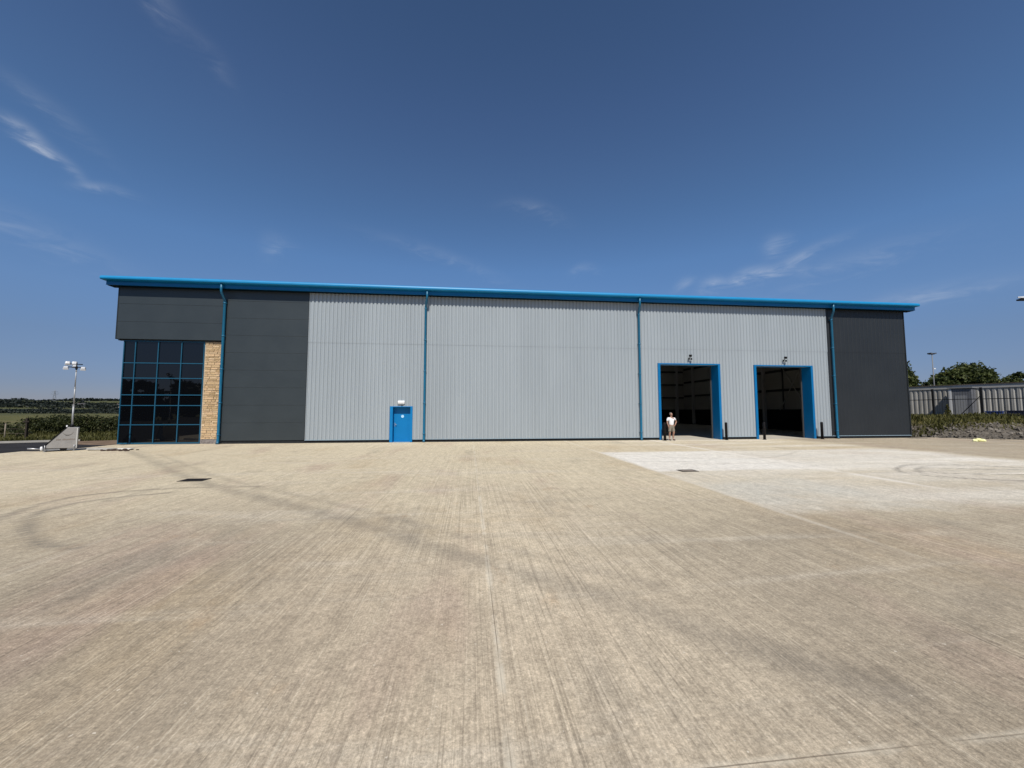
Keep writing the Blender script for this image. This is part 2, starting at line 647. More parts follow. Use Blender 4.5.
def concrete_mat():
    m = bpy.data.materials.new('brushed_concrete')
    m.use_nodes = True
    nt = m.node_tree
    N, L = nt.nodes.new, nt.links.new
    b = nt.nodes['Principled BSDF']
    b.inputs['Roughness'].default_value = .9
    b.inputs['Specular IOR Level'].default_value = .22
    tc = N('ShaderNodeTexCoord')
    sep = N('ShaderNodeSeparateXYZ')
    L(tc.outputs['Object'], sep.inputs[0])
    U, V = sep.outputs[0], sep.outputs[1]

    def M(op, a, b_=None, c=None, clamp=False):
        n = N('ShaderNodeMath')
        n.operation = op
        n.use_clamp = clamp
        for i, x in enumerate((a, b_, c)):
            if x is None:
                continue
            if isinstance(x, (int, float)):
                n.inputs[i].default_value = x
            else:
                L(x, n.inputs[i])
        return n.outputs[0]

    def noise(scale, detail=4, st=(1, 1, 1), rough=.6, dist=0.0, off=(0, 0, 0)):
        mp = N('ShaderNodeMapping')
        mp.inputs['Scale'].default_value = st
        mp.inputs['Location'].default_value = off
        L(tc.outputs['Object'], mp.inputs[0])
        n = N('ShaderNodeTexNoise')
        n.inputs['Scale'].default_value = scale
        n.inputs['Detail'].default_value = detail
        n.inputs['Roughness'].default_value = rough
        n.inputs['Distortion'].default_value = dist
        L(mp.outputs[0], n.inputs['Vector'])
        return n.outputs['Fac']

    def rng_(v, a, b_, c=0.0, d=1.0):
        n = N('ShaderNodeMapRange')
        n.interpolation_type = 'SMOOTHSTEP'
        for k, x in zip(('From Min', 'From Max', 'To Min', 'To Max'), (a, b_, c, d)):
            n.inputs[k].default_value = x
        L(v, n.inputs['Value'])
        return n.outputs[0]

    def mix(f, a, c, mode='MIX'):
        n = N('ShaderNodeMixRGB')
        n.blend_type = mode
        for i, x in enumerate((f, a, c)):
            if isinstance(x, (int, float)):
                n.inputs[i].default_value = x if i == 0 else (x, x, x, 1)
            elif isinstance(x, tuple):
                n.inputs[i].default_value = (*x, 1)
            else:
                L(x, n.inputs[i])
        return n.outputs[0]
    # base: warm grey with broad buff and pinkish patches
    base = mix(rng_(noise(.22, 5, off=(3, 0, 0)), .35, .65), (.338, .288, .220), (.398, .346, .268))
    # paler towards the building: grazing brightness of the far slabs painted into the colour
    far_pale = rng_(M('ADD', V, M('MULTIPLY', M('SUBTRACT', noise(.35, 5, (1, .6, 1), off=(6, 6, 0)), .5), 9.0)), -21.0, -10.5)
    far_pale = M('MULTIPLY', far_pale, rng_(M('ADD', U, M('MULTIPLY', M('SUBTRACT', noise(.5, 4), .5), 2.0)), 41.5, 39.2, .25, 1.0))
    base = mix(M('MULTIPLY', far_pale, .92), base, (.505, .450, .338))
    # lens vignetting painted into the near concrete: paler middle, darker sides
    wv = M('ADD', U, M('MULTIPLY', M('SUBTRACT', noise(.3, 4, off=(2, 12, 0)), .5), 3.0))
    vig_mid = M('MULTIPLY', rng_(wv, 16.2, 18.6), rng_(wv, 23.0, 20.2))
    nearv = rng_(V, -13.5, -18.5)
    base = mix(1.0, base, M('ADD', 1.03, M('MULTIPLY', nearv, M('SUBTRACT', M('MULTIPLY', vig_mid, .36), .19))), 'MULTIPLY')
    base = mix(1.0, base, (1.025, .998, .952), 'MULTIPLY')
    olds = rng_(M('ADD', U, M('MULTIPLY', M('SUBTRACT', noise(.5, 4), .5), 2.0)), 39.3, 41.2)
    base = mix(1.0, base, M('SUBTRACT', 1.0, M('MULTIPLY', olds, .14)), 'MULTIPLY')
    base = mix(M('MULTIPLY', rng_(noise(.33, 5, (1, .55, 1), off=(0, 7, 0)), .50, .72), .55), base, (.41, .322, .205))
    base = mix(M('MULTIPLY', rng_(noise(.45, 5, (1, .4, 1), off=(9, 2, 0)), .52, .72), .55), base, (.375, .28, .22))
    base = mix(M('MULTIPLY', rng_(noise(.7, 6, (1, .35, 1), off=(1, 21, 0)), .56, .72), .42), base, (.225, .20, .16))
    base = mix(M('MULTIPLY', rng_(noise(1.9, 6, (1, .5, 1), off=(31, 2, 0), rough=.65), .60, .74), .45), base, (.36, .255, .155))
    # each bay of concrete was poured on another day: a tone of its own
    bu = M('FLOOR', M('DIVIDE', M('SUBTRACT', U, 19.78), 5.57))
    bv = M('FLOOR', M('DIVIDE', M('ADD', V, 21.4), 9.6))
    cmb = N('ShaderNodeCombineXYZ')
    L(bu, cmb.inputs[0]); L(bv, cmb.inputs[1])
    wn = N('ShaderNodeTexWhiteNoise')
    wn.noise_dimensions = '2D'
    L(cmb.outputs[0], wn.inputs['Vector'])
    base = mix(1.0, base, M('ADD', M('MULTIPLY', wn.outputs['Value'], .07), .965), 'MULTIPLY')
    # the newest, palest slabs in front of the loading doors
    edge = M('MULTIPLY', M('SUBTRACT', noise(.9, 6), .5), 1.6)
    Ue, Ve = M('ADD', U, M('MULTIPLY', edge, .06)), M('ADD', V, edge)
    inA = M('MULTIPLY', M('MULTIPLY', rng_(M('ADD', Ue, M('MULTIPLY', edge, .12)), 25.2, 25.5), rng_(M('ADD', U, edge), 41.0, 39.0)), M('MULTIPLY', rng_(Ve, -17.2, -16.2), rng_(M('ADD', V, M('MULTIPLY', edge, .3)), -6.3, -6.9)))
    a1 = M('MULTIPLY', inA, rng_(M('ADD', V, M('MULTIPLY', edge, .15)), -12.1, -11.8))
    fade = rng_(noise(.5, 5, (.5, 1.4, 1)), .3, .6, .40, 1.0)
    base = mix(M('MULTIPLY', M('MULTIPLY', inA, fade), .66), base, (.575, .54, .465))
    base = mix(M('MULTIPLY', M('MULTIPLY', a1, fade), .62), base, (.64, .61, .545))
    base = mix(M('MULTIPLY', M('MULTIPLY', a1, rng_(U, 32, 29.5)), .6), base, (.70, .675, .62))
    blueg = M('MULTIPLY', M('MULTIPLY', inA, rng_(M('ADD', U, edge), 29.2, 28.2)), M('MULTIPLY', rng_(Ve, -13.0, -14.0), rng_(noise(.4, 3), .35, .55)))
    base = mix(M('MULTIPLY', blueg, .35), base, (.455, .46, .42))
    # long pale dusty smears across the right-hand bays
    sm = M('MULTIPLY', rng_(noise(.9, 8, (.11, 1.5, 1), dist=.5, off=(4, 4, 0), rough=.7), .47, .62), M('MULTIPLY', M('MULTIPLY', rng_(U, 25.6, 33), rng_(M('ADD', U, edge), 41.2, 39.3)), rng_(M('ADD', V, edge), -17.8, -14)))
    base = mix(M('MULTIPLY', sm, .68), base, (.70, .66, .58))
    # cross-wise light dust and traffic streaks over the rest
    sm2 = rng_(noise(.9, 7, (.16, 1.2, 1), dist=.5, off=(14, 4, 0)), .52, .72)
    base = mix(M('MULTIPLY', sm2, .46), base, (.53, .475, .385))
    sm3 = rng_(noise(1.3, 7, (.12, 1.3, 1), dist=.5, off=(24, 14, 0)), .55, .75)
    base = mix(M('MULTIPLY', sm3, .30), base, (.27, .24, .195))
    # brushed lines run from the camera towards the building
    wl = M('MULTIPLY', M('SUBTRACT', noise(.7, 3), .5), .06)
    s1 = noise(1, 4, (21, .20, 1), .75, dist=.12)
    s2 = noise(1, 4, (46, .30, 1), .72, off=(3, 0, 0), dist=.1)
    s3 = noise(1, 3, (95, .5, 1), .7, off=(7, 5, 0), dist=.1)
    s4 = noise(38, 4, (1, .75, 1), .75, off=(2, 8, 0))
    keep = rng_(noise(.75, 6, (1, .35, 1), off=(2, 2, 0), rough=.65), .32, .56, .38, 1)
    brkl = rng_(noise(3.0, 5, (1, .5, 1), off=(12, 2, 0), rough=.7), .32, .56, .35, 1)
    st = M('ADD', M('MULTIPLY', M('SUBTRACT', s1, .5), .40), M('ADD', M('MULTIPLY', M('SUBTRACT', s2, .5), .55), M('MULTIPLY', M('SUBTRACT', s3, .5), .40)))
    st = M('MULTIPLY', st, keep)
    base = mix(1.0, base, M('ADD', M('MULTIPLY', st, 1.0), 1.0), 'MULTIPLY')
    # the deeper grooves of the brush, and the pale ridges between them
    gr = M('MULTIPLY', M('MAXIMUM', rng_(s2, .465, .37), rng_(s1, .42, .35)), M('MULTIPLY', keep, brkl))
    base = mix(M('MULTIPLY', M('MULTIPLY', gr, rng_(V, -11, -18, .45, 1.0)), .40), base, (.19, .16, .118))
    rg = M('MULTIPLY', rng_(s2, .55, .64), M('MULTIPLY', keep, brkl))
    base = mix(M('MULTIPLY', rg, .42), base, (.56, .50, .385))
    # fine aggregate grain, pale specks, small dark marks
    g1 = noise(62, 4, rough=.75)
    base = mix(1.0, base, rng_(g1, .25, .75, .78, 1.22), 'MULTIPLY')
    base = mix(1.0, base, rng_(s4, .28, .72, .80, 1.20), 'MULTIPLY')
    g2 = noise(13, 6, rough=.75, off=(5, 5, 0))
    base = mix(1.0, base, rng_(g2, .3, .7, .84, 1.16), 'MULTIPLY')
    g3 = noise(4.6, 6, (1, .6, 1), rough=.78, off=(15, 5, 0))
    base = mix(1.0, base, rng_(g3, .3, .7, .86, 1.14), 'MULTIPLY')
    spk = rng_(noise(24, 2, off=(8, 1, 0)), .70, .74)
    base = mix(M('MULTIPLY', spk, .7), base, (.66, .60, .49))
    spl = M('MULTIPLY', rng_(noise(4.2, 6, off=(8, 41, 0), rough=.75), .67, .73), .55)
    base = mix(spl, base, (.62, .55, .43))
    dm = M('MULTIPLY', rng_(noise(3.4, 6, (1, .6, 1), off=(18, 1, 0), rough=.75), .64, .72), .55)
    base = mix(dm, base, (.16, .13, .095))
    # joints
    ju = M('PINGPONG', M('ADD', U, 5.57 * 20 - 19.78), 5.57 / 2)
    jv = M('PINGPONG', M('ADD', V, 9.6 * 20 + 21.41), 9.6 / 2)
    wob = M('MULTIPLY', M('SUBTRACT', noise(2.5, 5, rough=.7), .5), .07)
    strong = rng_(M('ABSOLUTE', M('SUBTRACT', U, 19.78)), 1.0, .5, .38, 1.0)
    for j, lg, amt in ((M('ADD', ju, wob), 0, strong), (M('ADD', jv, wob), 1, .55)):
        halo = M('MULTIPLY', rng_(M('ABSOLUTE', j), .048, .008), rng_(noise(1.6, 6, off=(lg * 9, 3, 0), rough=.7), .38, .62))
        base = mix(M('MULTIPLY', M('MULTIPLY', halo, .66), amt), base, (.66, .60, .48))
    pj = M('MULTIPLY', rng_(M('ABSOLUTE', M('ADD', M('SUBTRACT', U, 25.35), wob)), .10, .03), M('MULTIPLY', rng_(V, -19.5, -16.5), rng_(noise(.8, 5, off=(1, 33, 0)), .30, .5)))
    base = mix(M('MULTIPLY', pj, .38), base, (.66, .61, .52))
    pk = M('MULTIPLY', rng_(M('ABSOLUTE', M('ADD', M('SUBTRACT', U, 30.92), wob)), .20, .06), M('MULTIPLY', rng_(V, -16, -14), rng_(noise(.8, 5, off=(11, 33, 0)), .30, .5)))
    base = mix(M('MULTIPLY', pk, .6), base, (.72, .68, .61))
    brk = rng_(noise(.9, 5, off=(3, 13, 0)), .35, .55, .15, .62)
    for j0 in (ju, jv):
        base = mix(M('MULTIPLY', rng_(j0, .006, .003), brk), base, (.11, .085, .06))
    # rubber left by turning lorries
    at = N('ShaderNodeAttribute')
    at.attribute_name = 'rubber'
    rb = M('MULTIPLY', at.outputs['Fac'], rng_(noise(1.6, 6, (1.2, .5, 1), off=(4, 9, 0)), .25, .65, .45, 1.0))
    base = mix(M('MULTIPLY', rb, 1.0), base, (.115, .105, .092))
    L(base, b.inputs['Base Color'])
    bp = N('ShaderNodeBump')
    bp.inputs['Strength'].default_value = .55
    bp.inputs['Distance'].default_value = .012
    hgt = M('ADD', M('MULTIPLY', st, 1.1), M('ADD', M('MULTIPLY', g1, .8), M('MULTIPLY', g2, .5)))
    L(hgt, bp.inputs['Height'])
    L(bp.outputs[0], b.inputs['Normal'])
    return m


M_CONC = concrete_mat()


def build_yard():
    us = np.concatenate([np.array([-.9]), np.arange(0.25, 48, .13), np.arange(48, 75, 1.5)])
    vs = np.concatenate([np.arange(-60, -24.5, 2.0), np.arange(-24, .01, .12), [.14]])
    uu, vv = np.meshgrid(us, vs)
    nu, nv = len(us), len(vs)
    rub = np.zeros(uu.shape)

    def mark(pts, w, a, soft=.5):
        nonlocal rub
        d = seg_dist(uu, vv, smooth_line(pts))
        rub = np.maximum(rub, a * np.clip((w - d) / (w * soft), 0, 1))
    main = [(3.26, -3.06), (5.7, -5.38), (12.0, -11.94), (14.67, -14.1), (17.04, -16.02), (18.51, -17.35), (19.43, -18.22), (20.35, -19.02), (21.06, -19.61), (21.52, -20.22), (22.4, -21.0)]
    mark(main, .30, .42, .95)
    mark([(p[0] + .55, p[1] + .25) for p in main[1:9]], .14, .30, .9)
    mark([(4.0, -3.2), (8.5, -8.0), (12.4, -11.6)], .12, .25, .9)
    A = [(11.6, -16.6), (11.4, -15.65), (10.74, -14.15), (11.26, -13.4), (12.53, -13.08), (13.6, -13.0), (14.4, -13.1)]
    mark(A, .11, .62, .8)
    B = [(14.2, -17.4), (13.5, -17.2), (12.59, -16.41), (11.75, -15.55), (11.4, -14.71), (11.9, -14.0), (12.8, -13.6)]
    mark(B, .11, .62, .8)
    R1 = [(39.5, -13.6), (37.66, -12.59), (37.06, -11.82), (35.15, -11.26), (33.45, -12.12), (32.53, -13.0), (32.93, -13.94), (34.4, -14.6), (36.5, -15.2)]
    mark(R1, .09, .65, .8)
    mark([(39.5, -13.2), (36.2, -12.8), (35.0, -12.3), (34.1, -12.19), (33.5, -12.72), (33.75, -13.3), (35.0, -13.49), (37, -14)], .09, .65, .8)
    mark([(p[0] * .93 + 2.7, p[1] * .9 - 1.5) for p in R1], .08, .5, .8)
    mark([(27, -8.2), (28.6, -9.3), (31, -9.4), (33, -8.3), (34.5, -7.2)], .10, .28, .8)
    mark([(22.3, -18.4), (26, -17.8), (31, -17.4), (36, -17.2)], .3, .14, .95)
    mark([(23.4, -20.6), (24.5, -20.0), (27, -19.2), (31, -18.6)], .25, .16, .95)
    idx = np.arange(nu * nv).reshape(nv, nu)
    faces = []
    uc = (us[:-1] + us[1:]) / 2
    vc = (vs[:-1] + vs[1:]) / 2
    keep = np.ones((nv - 1, nu - 1), bool)
    keep[np.ix_(vc > -3.25, uc < .25)] = False
    j, i = np.nonzero(keep)
    quads = np.stack([idx[j, i], idx[j, i + 1], idx[j + 1, i + 1], idx[j + 1, i]], 1)
    co = np.stack([uu.ravel(), vv.ravel(), np.zeros(uu.size)], 1)
    me = bpy.data.meshes.new('concrete_yard')
    me.from_pydata(co.tolist(), [], quads.tolist())
    a = me.attributes.new('rubber', 'FLOAT', 'POINT')
    a.data.foreach_set('value', rub.ravel().astype(np.float32))
    bm = bmesh.new()
    bm.from_mesh(me)
    loose = [v for v in bm.verts if not v.link_faces]
    bmesh.ops.delete(bm, geom=loose, context='VERTS')
    # slab edge
    be = [e for e in bm.edges if e.is_boundary]
    r = bmesh.ops.extrude_edge_only(bm, edges=be)
    for g in r['geom']:
        if isinstance(g, bmesh.types.BMVert):
            g.co.z -= .12
    bm.to_mesh(me)
    bm.free()
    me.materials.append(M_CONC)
    o = bpy.data.objects.new('concrete_yard', me)
    COL.objects.link(o)
    o.location = ORI
    o.rotation_euler = (0, 0, ANG)
    o['kind'] = 'structure'


build_yard()

# ---- asphalt road on the left, its kerb and verge
M_ASPH = mat('asphalt', (.027, .026, .027), .95, 0, .1, .25, .8, .5, 60)
M_SOIL = mat('bare_soil', (.16, .115, .08), .95, 0, .1, .35, 1.2, .8, 12)
M_KERB = mat('kerb_concrete', (.36, .345, .31), .9, 0, .2, .15, 2)
far_edge = [(-75, 2.0), (-46, 15.6), (-30.5, 23.0), (-27.4, 24.6), (-22, 27.2), (-20, 60)]
near = [(-75, -60), (-14, -60), (-14, 0), (-20, 22), (-20.8, 27.2)]
mb = MB()
pts = [(x, y, -.075) for x, y in near[:3]] + [(-19, 21.0, -.075), (-23.6, 26.4, -.075)] + [(x, y, -.075) for x, y in reversed(far_edge[:4])]
mb.poly(pts, [tuple(range(len(pts)))])
mb.build('asphalt_road', M_ASPH)['kind'] = 'structure'
mb = MB()
for (ax, ay), (bx, by) in zip(far_edge[:3], far_edge[1:4]):
    d = Vector((bx - ax, by - ay, 0)).normalized()
    n = Vector((-d.y, d.x, 0)) * .14
    p = [Vector((ax, ay, -.09)), Vector((bx, by, -.09)), Vector((bx, by, -.09)) + n, Vector((ax, ay, -.09)) + n]
    q = [x + Vector((0, 0, .13)) for x in p]
    mb.poly(p + q, [(0, 3, 2, 1), (4, 5, 6, 7), (0, 1, 5, 4), (1, 2, 6, 5), (2, 3, 7, 6), (3, 0, 4, 7)])
mb.build('road_kerb', M_KERB)['kind'] = 'structure'
mb = MB()
pts = [(-28.2, 24.25, -.070), (-25.2, 22.3, -.070), (-22.2, 21.6, -.070), (-22.6, 25.3, -.070), (-25.0, 26.0, -.070)]
mb.poly(pts, [tuple(range(len(pts)))])
mb.build('soil_strip', M_SOIL)['kind'] = 'structure'

# ---- rubble and grass bank on the right
toe = [(29.0, 95), (29.0, 27.6), (29.7, 26.0), (31.4, 24.95), (34, 24.1), (45, 22.6), (75, 18.5)]
toe_s = smooth_line(toe, 2)


def bank_d(x, y):
    return seg_dist(x, y, toe_s)


def bank_h(x, y):
    d = float(bank_d(np.array([x]), np.array([y]))[0])
    # inside = behind / right of the toe line
    z = -.05 + .85 * float(sstep(0, 3.0, d)) + .48 * float(sstep(2.4, 7.5, d))
    k = float(sstep(.1, 1.2, d))
    z += k * (.16 * hnoise(x, y, .9, 2) + .10 * hnoise(x, y, 2.3, 5) + .06 * hnoise(x, y, 5, 8)) * (1 - .65 * float(sstep(5, 9, d)))
    return z, d


def toe_y(x):
    for (ax, ay), (bx, by) in zip(toe_s[:-1], toe_s[1:]):
        if ax <= x <= bx and bx > ax:
            return ay + (by - ay) * (x - ax) / (bx - ax)
    return toe_s[-1][1]


def build_bank():
    xs = np.concatenate([np.arange(29.0, 50, .25), np.arange(50, 76, 2.0), np.arange(80, 260, 20.0)])
    ts = np.concatenate([np.arange(0, 11, .25), np.arange(11, 30, 2.0), np.arange(30, 200, 20.0)])
    v, col = [], []
    for x in xs:
        y0 = toe_y(min(x, 75)) if x > 29.05 else 27.8
        for t in ts:
            y = y0 + t
            z, d = bank_h(min(x, 74), y)
            v.append((x, y, z))
            gr = float(sstep(2.2, 3.8, d + .9 * hnoise(x, y, .7, 11)))
            col.append(gr)
    n = len(ts)
    f = []
    for i in range(len(xs) - 1):
        for j in range(n - 1):
            f.append((i * n + j, (i + 1) * n + j, (i + 1) * n + j + 1, i * n + j + 1))
    me = bpy.data.meshes.new('earth_bank')
    me.from_pydata(v, [], f)
    me.polygons.foreach_set('use_smooth', [True] * len(f))
    a = me.attributes.new('grassy', 'FLOAT', 'POINT')
    a.data.foreach_set('value', col)
    m = bpy.data.materials.new('bank_soil')
    m.use_nodes = True
    nt = m.node_tree
    N, L = nt.nodes.new, nt.links.new
    b = nt.nodes['Principled BSDF']
    b.inputs['Roughness'].default_value = .95
    b.inputs['Specular IOR Level'].default_value = .1
    at = N('ShaderNodeAttribute')
    at.attribute_name = 'grassy'
    tc = N('ShaderNodeTexCoord')
    nz = N('ShaderNodeTexNoise')
    nz.inputs['Scale'].default_value = 2.5
    nz.inputs['Detail'].default_value = 8
    nz.inputs['Roughness'].default_value = .7
    L(tc.outputs['Object'], nz.inputs['Vector'])
    r1 = N('ShaderNodeValToRGB')
    r1.color_ramp.elements[0].color = (.055, .047, .037, 1)
    r1.color_ramp.elements[0].position = .35
    r1.color_ramp.elements[1].color = (.155, .138, .115, 1)
    r1.color_ramp.elements[1].position = .66
    r2 = N('ShaderNodeValToRGB')
    r2.color_ramp.elements[0].color = (.035, .038, .012, 1)
    r2.color_ramp.elements[0].position = .35
    r2.color_ramp.elements[1].color = (.19, .155, .06, 1)
    r2.color_ramp.elements[1].position = .66
    L(nz.outputs['Fac'], r1.inputs[0])
    L(nz.outputs['Fac'], r2.inputs[0])
    mx = N('ShaderNodeMixRGB')
    L(at.outputs['Fac'], mx.inputs[0])
    L(r1.outputs[0], mx.inputs[1])
    L(r2.outputs[0], mx.inputs[2])
    L(mx.outputs[0], b.inputs['Base Color'])
    nb = N('ShaderNodeTexNoise')
    nb.inputs['Scale'].default_value = 9
    nb.inputs['Detail'].default_value = 6
    L(tc.outputs['Object'], nb.inputs['Vector'])
    bp = N('ShaderNodeBump')
    bp.inputs['Strength'].default_value = .9
    bp.inputs['Distance'].default_value = .08
    L(nb.outputs['Fac'], bp.inputs['Height'])
    L(bp.outputs[0], b.inputs['Normal'])
    me.materials.append(m)
    o = bpy.data.objects.new('earth_bank', me)
    COL.objects.link(o)
    o['kind'] = 'structure'


build_bank()


def build_rubble():
    mb = MB()
    for _ in range(3400):
        x = random.uniform(29.4, 48)
        y0 = toe_y(x)
        t = random.random() ** 1.3 * 3.6 + .1
        y = y0 + t
        z, d = bank_h(x, y)
        s = random.choice((.02, .025, .03, .03, .04, .05, .06, .10)) * random.uniform(.7, 1.3)
        pts = []
        for c in ((-1, -1, -1), (1, -1, -1), (1, 1, -1), (-1, 1, -1), (-1, -1, 1), (1, -1, 1), (1, 1, 1), (-1, 1, 1)):
            pts.append(Vector((c[0] * random.uniform(.5, 1.2), c[1] * random.uniform(.5, 1.2), c[2] * random.uniform(.3, .8))) * s)
        rot = Matrix.Rotation(random.uniform(0, 6.3), 3, Vector((random.random(), random.random(), random.random() + .1)).normalized())
        mb.poly([rot @ p + Vector((x, y, z + s * .2)) for p in pts], [(0, 3, 2, 1), (4, 5, 6, 7), (0, 1, 5, 4), (1, 2, 6, 5), (2, 3, 7, 6), (3, 0, 4, 7)])
    o = mb.build('rubble', mat('broken_stone', (.15, .135, .115), .95, 0, .1, .45, 1.3), fix=False)
    tag(o, 'loose grey brown rubble along the foot of the grass bank', 'rubble', kind='stuff')
    # rough grass and weeds above it
    P, S, T = [], [], []
    for _ in range(26000):
        x = random.uniform(29.3, 50)
        y0 = toe_y(x)
        t = random.uniform(1.2, 12)
        y = y0 + t
        cl = hnoise(x, y, .55, 21)
        if random.random() > sstep(1.4, 3.6, t + 1.3 * hnoise(x, y, .7, 11)) * (.55 + .9 * cl):
            continue
        z, d = bank_h(x, y)
        P.append((x, y, z - .02))
        S.append(random.uniform(.05, .16) * (1 + .8 * max(0, cl)))
        T.append(.45 + .5 * hnoise(x, y, .35, 31) + random.uniform(-.18, .18))
    o = leaf_mesh('grass', M_GRASS, np.array(P), np.array(S), np.array(T), upright=1, aspect=1.6)
    tag(o, 'rough yellow green grass on top of the earth bank', 'grass', kind='stuff')


build_rubble()
mb = MB()
kp = [(32.3, 24.35), (34, 23.8), (45, 22.3), (60, 20.2)]
for (ax, ay), (bx, by) in zip(kp[:-1], kp[1:]):
    d = Vector((bx - ax, by - ay, 0)).normalized()
    n = Vector((-d.y, d.x, 0)) * .13
    p = [Vector((ax, ay, -.05)), Vector((bx, by, -.05)), Vector((bx, by, -.05)) + n, Vector((ax, ay, -.05)) + n]
    q = [x + Vector((0, 0, .14)) for x in p]
    mb.poly(p + q, [(0, 3, 2, 1), (4, 5, 6, 7), (0, 1, 5, 4), (1, 2, 6, 5), (2, 3, 7, 6), (3, 0, 4, 7)])
mb.build('yard_kerb', M_KERB)['kind'] = 'structure'

# verge grass on the left, behind the road kerb
P, S, T = [], [], []
for _ in range(30000):
    s = random.random()
    x = random.uniform(-60, -22)
    yl = 23.15 + (x + 30.5) * .52
    y = yl + random.random() ** 1.6 * 16 + .1
    if y < 5:
        continue
    cl = hnoise(x, y, .4, 3)
    if random.random() > .55 + .8 * cl:
        continue
    P.append((x, y, terrain_h(x, y) - .02))
    S.append(random.uniform(.05, .15) * (1 + .7 * max(0, cl)))
    T.append(.40 + .6 * hnoise(x, y, .22, 13) + random.uniform(-.2, .2))
o = leaf_mesh('verge_grass', M_GRASS, np.array(P), np.array(S), np.array(T), upright=1, aspect=1.6)
tag(o, 'rough grass verge beyond the asphalt road at left', 'grass', kind='stuff')

# ---- the interior floor
mb = MB()
mb.box(.3, 49.4, .14, 27.7, -.1, .002)
o = mb.build('warehouse_floor', mat('power_floated_concrete', (.46, .43, .37), .75, 0, .3, .12, .5))
o.location = ORI
o.rotation_euler = (0, 0, ANG)
o['kind'] = 'structure'

# ================================================================== WAREHOUSE
LEN = 49.71
DEPTH = 28.0
wh = thing('warehouse', 'long grey metal clad warehouse with blue eaves and two open loading doors', 'warehouse', ORI, ANG)


def part(mb, name, m, parent=None, label=None, bevel=0.0, fix=True):
    o = mb.build(name, m, parent or wh, bevel, fix)
    if label:
        o['label'] = label
    return o


def ribs(mb, u0, u1, z0, z1, y=0.0, pitch=.222, depth=.045, crest=.105, valley=.05, lap=True):
    fl = (pitch - crest - valley) / 2
    prof = []
    n0 = math.floor(u0 / pitch)
    u = n0 * pitch
    pts = []
    while u < u1 + pitch:
        pts += [(u, y), (u + valley, y), (u + valley + fl, y - depth), (u + valley + fl + crest, y - depth)]
        u += pitch

    def at(x):
        for (a, ya), (b, yb) in zip(pts[:-1], pts[1:]):
            if a <= x <= b and b > a:
                return ya + (yb - ya) * (x - a) / (b - a)
        return y
    prof = [(u0, at(u0))] + [p for p in pts if u0 + 1e-4 < p[0] < u1 - 1e-4] + [(u1, at(u1))]
    n = len(prof)
    if lap and z0 < 5.8 < z1:            # end lap of the sheets: the upper run hangs over the lower one
        v = [(a, b, z0) for a, b in prof] + [(a, b, 5.9) for a, b in prof]
        mb.poly(v, [(i, i + 1, n + i + 1, n + i) for i in range(n - 1)])
        prof = [(a, b - .009) for a, b in prof]
        z0 = 5.83
    v = [(a, b, z0) for a, b in prof] + [(a, b, z1) for a, b in prof]
    f = [(i, i + 1, n + i + 1, n + i) for i in range(n - 1)]
    mb.poly(v, f)
    return mb


# door openings (clear): u0, u1, top
D1 = (31.70, 35.66, 4.83)
D2 = (38.36, 42.32, 4.80)
FR = .155
PD = (14.88, 16.19, 2.12)
ZT = 8.86
ZB = .17

# light bays
bay = MB()
ribs(bay, 10.16, PD[0], ZB, ZT)
ribs(bay, PD[0], PD[1], PD[2], ZT)
ribs(bay, PD[1], 16.88, ZB, ZT)
part(bay, 'wall_cladding', M_LIGHT, label='light grey ribbed cladding around the blue personnel door', fix=False)
bay = MB()
ribs(bay, 16.885, 30.30, ZB, ZT)
part(bay, 'wall_cladding', M_LIGHT, label='widest light grey ribbed bay, without any opening', fix=False)
bay = MB()
ribs(bay, 30.305, D1[0] - FR, ZB, ZT)
ribs(bay, D1[0] - FR, D1[1] + FR, D1[2] + .06, ZT)
ribs(bay, D1[1] + FR, D2[0] - FR, ZB, ZT)
ribs(bay, D2[0] - FR, D2[1] + FR, D2[2] + .06, ZT)
ribs(bay, D2[1] + FR, 43.66, ZB, ZT)
part(bay, 'wall_cladding', M_LIGHT, label='light grey ribbed bay around the two loading doors', fix=False)
bay = MB()
ribs(bay, 43.665, LEN - .03, ZB + .02, ZT, y=.004, pitch=.30, depth=.014, crest=.20, valley=.04)
part(bay, 'wall_cladding', M_DARKR, label='dark grey ribbed cladding at the right end', fix=False)
# flat dark panels with shadow gaps
bay = MB()
z = ZB
while z < ZT - .02:
    z1 = min(z + 1.0, ZT)
    bay.box(5.50, 10.12, -.035, .06, z + .004, z1 - .004)
    z = z1
part(bay, 'wall_cladding', M_DARK, label='dark grey flat panels right of the stone pier', bevel=.004)
bay = MB()
for a, b in ((5.85, 6.83), (6.83, 7.84), (7.84, ZT)):
    bay.box(0.0, 5.495, -.035, .13, a + .004, b - .004)
part(bay, 'wall_cladding', M_DARK, label='dark grey flat panels above the tall window', bevel=.004)
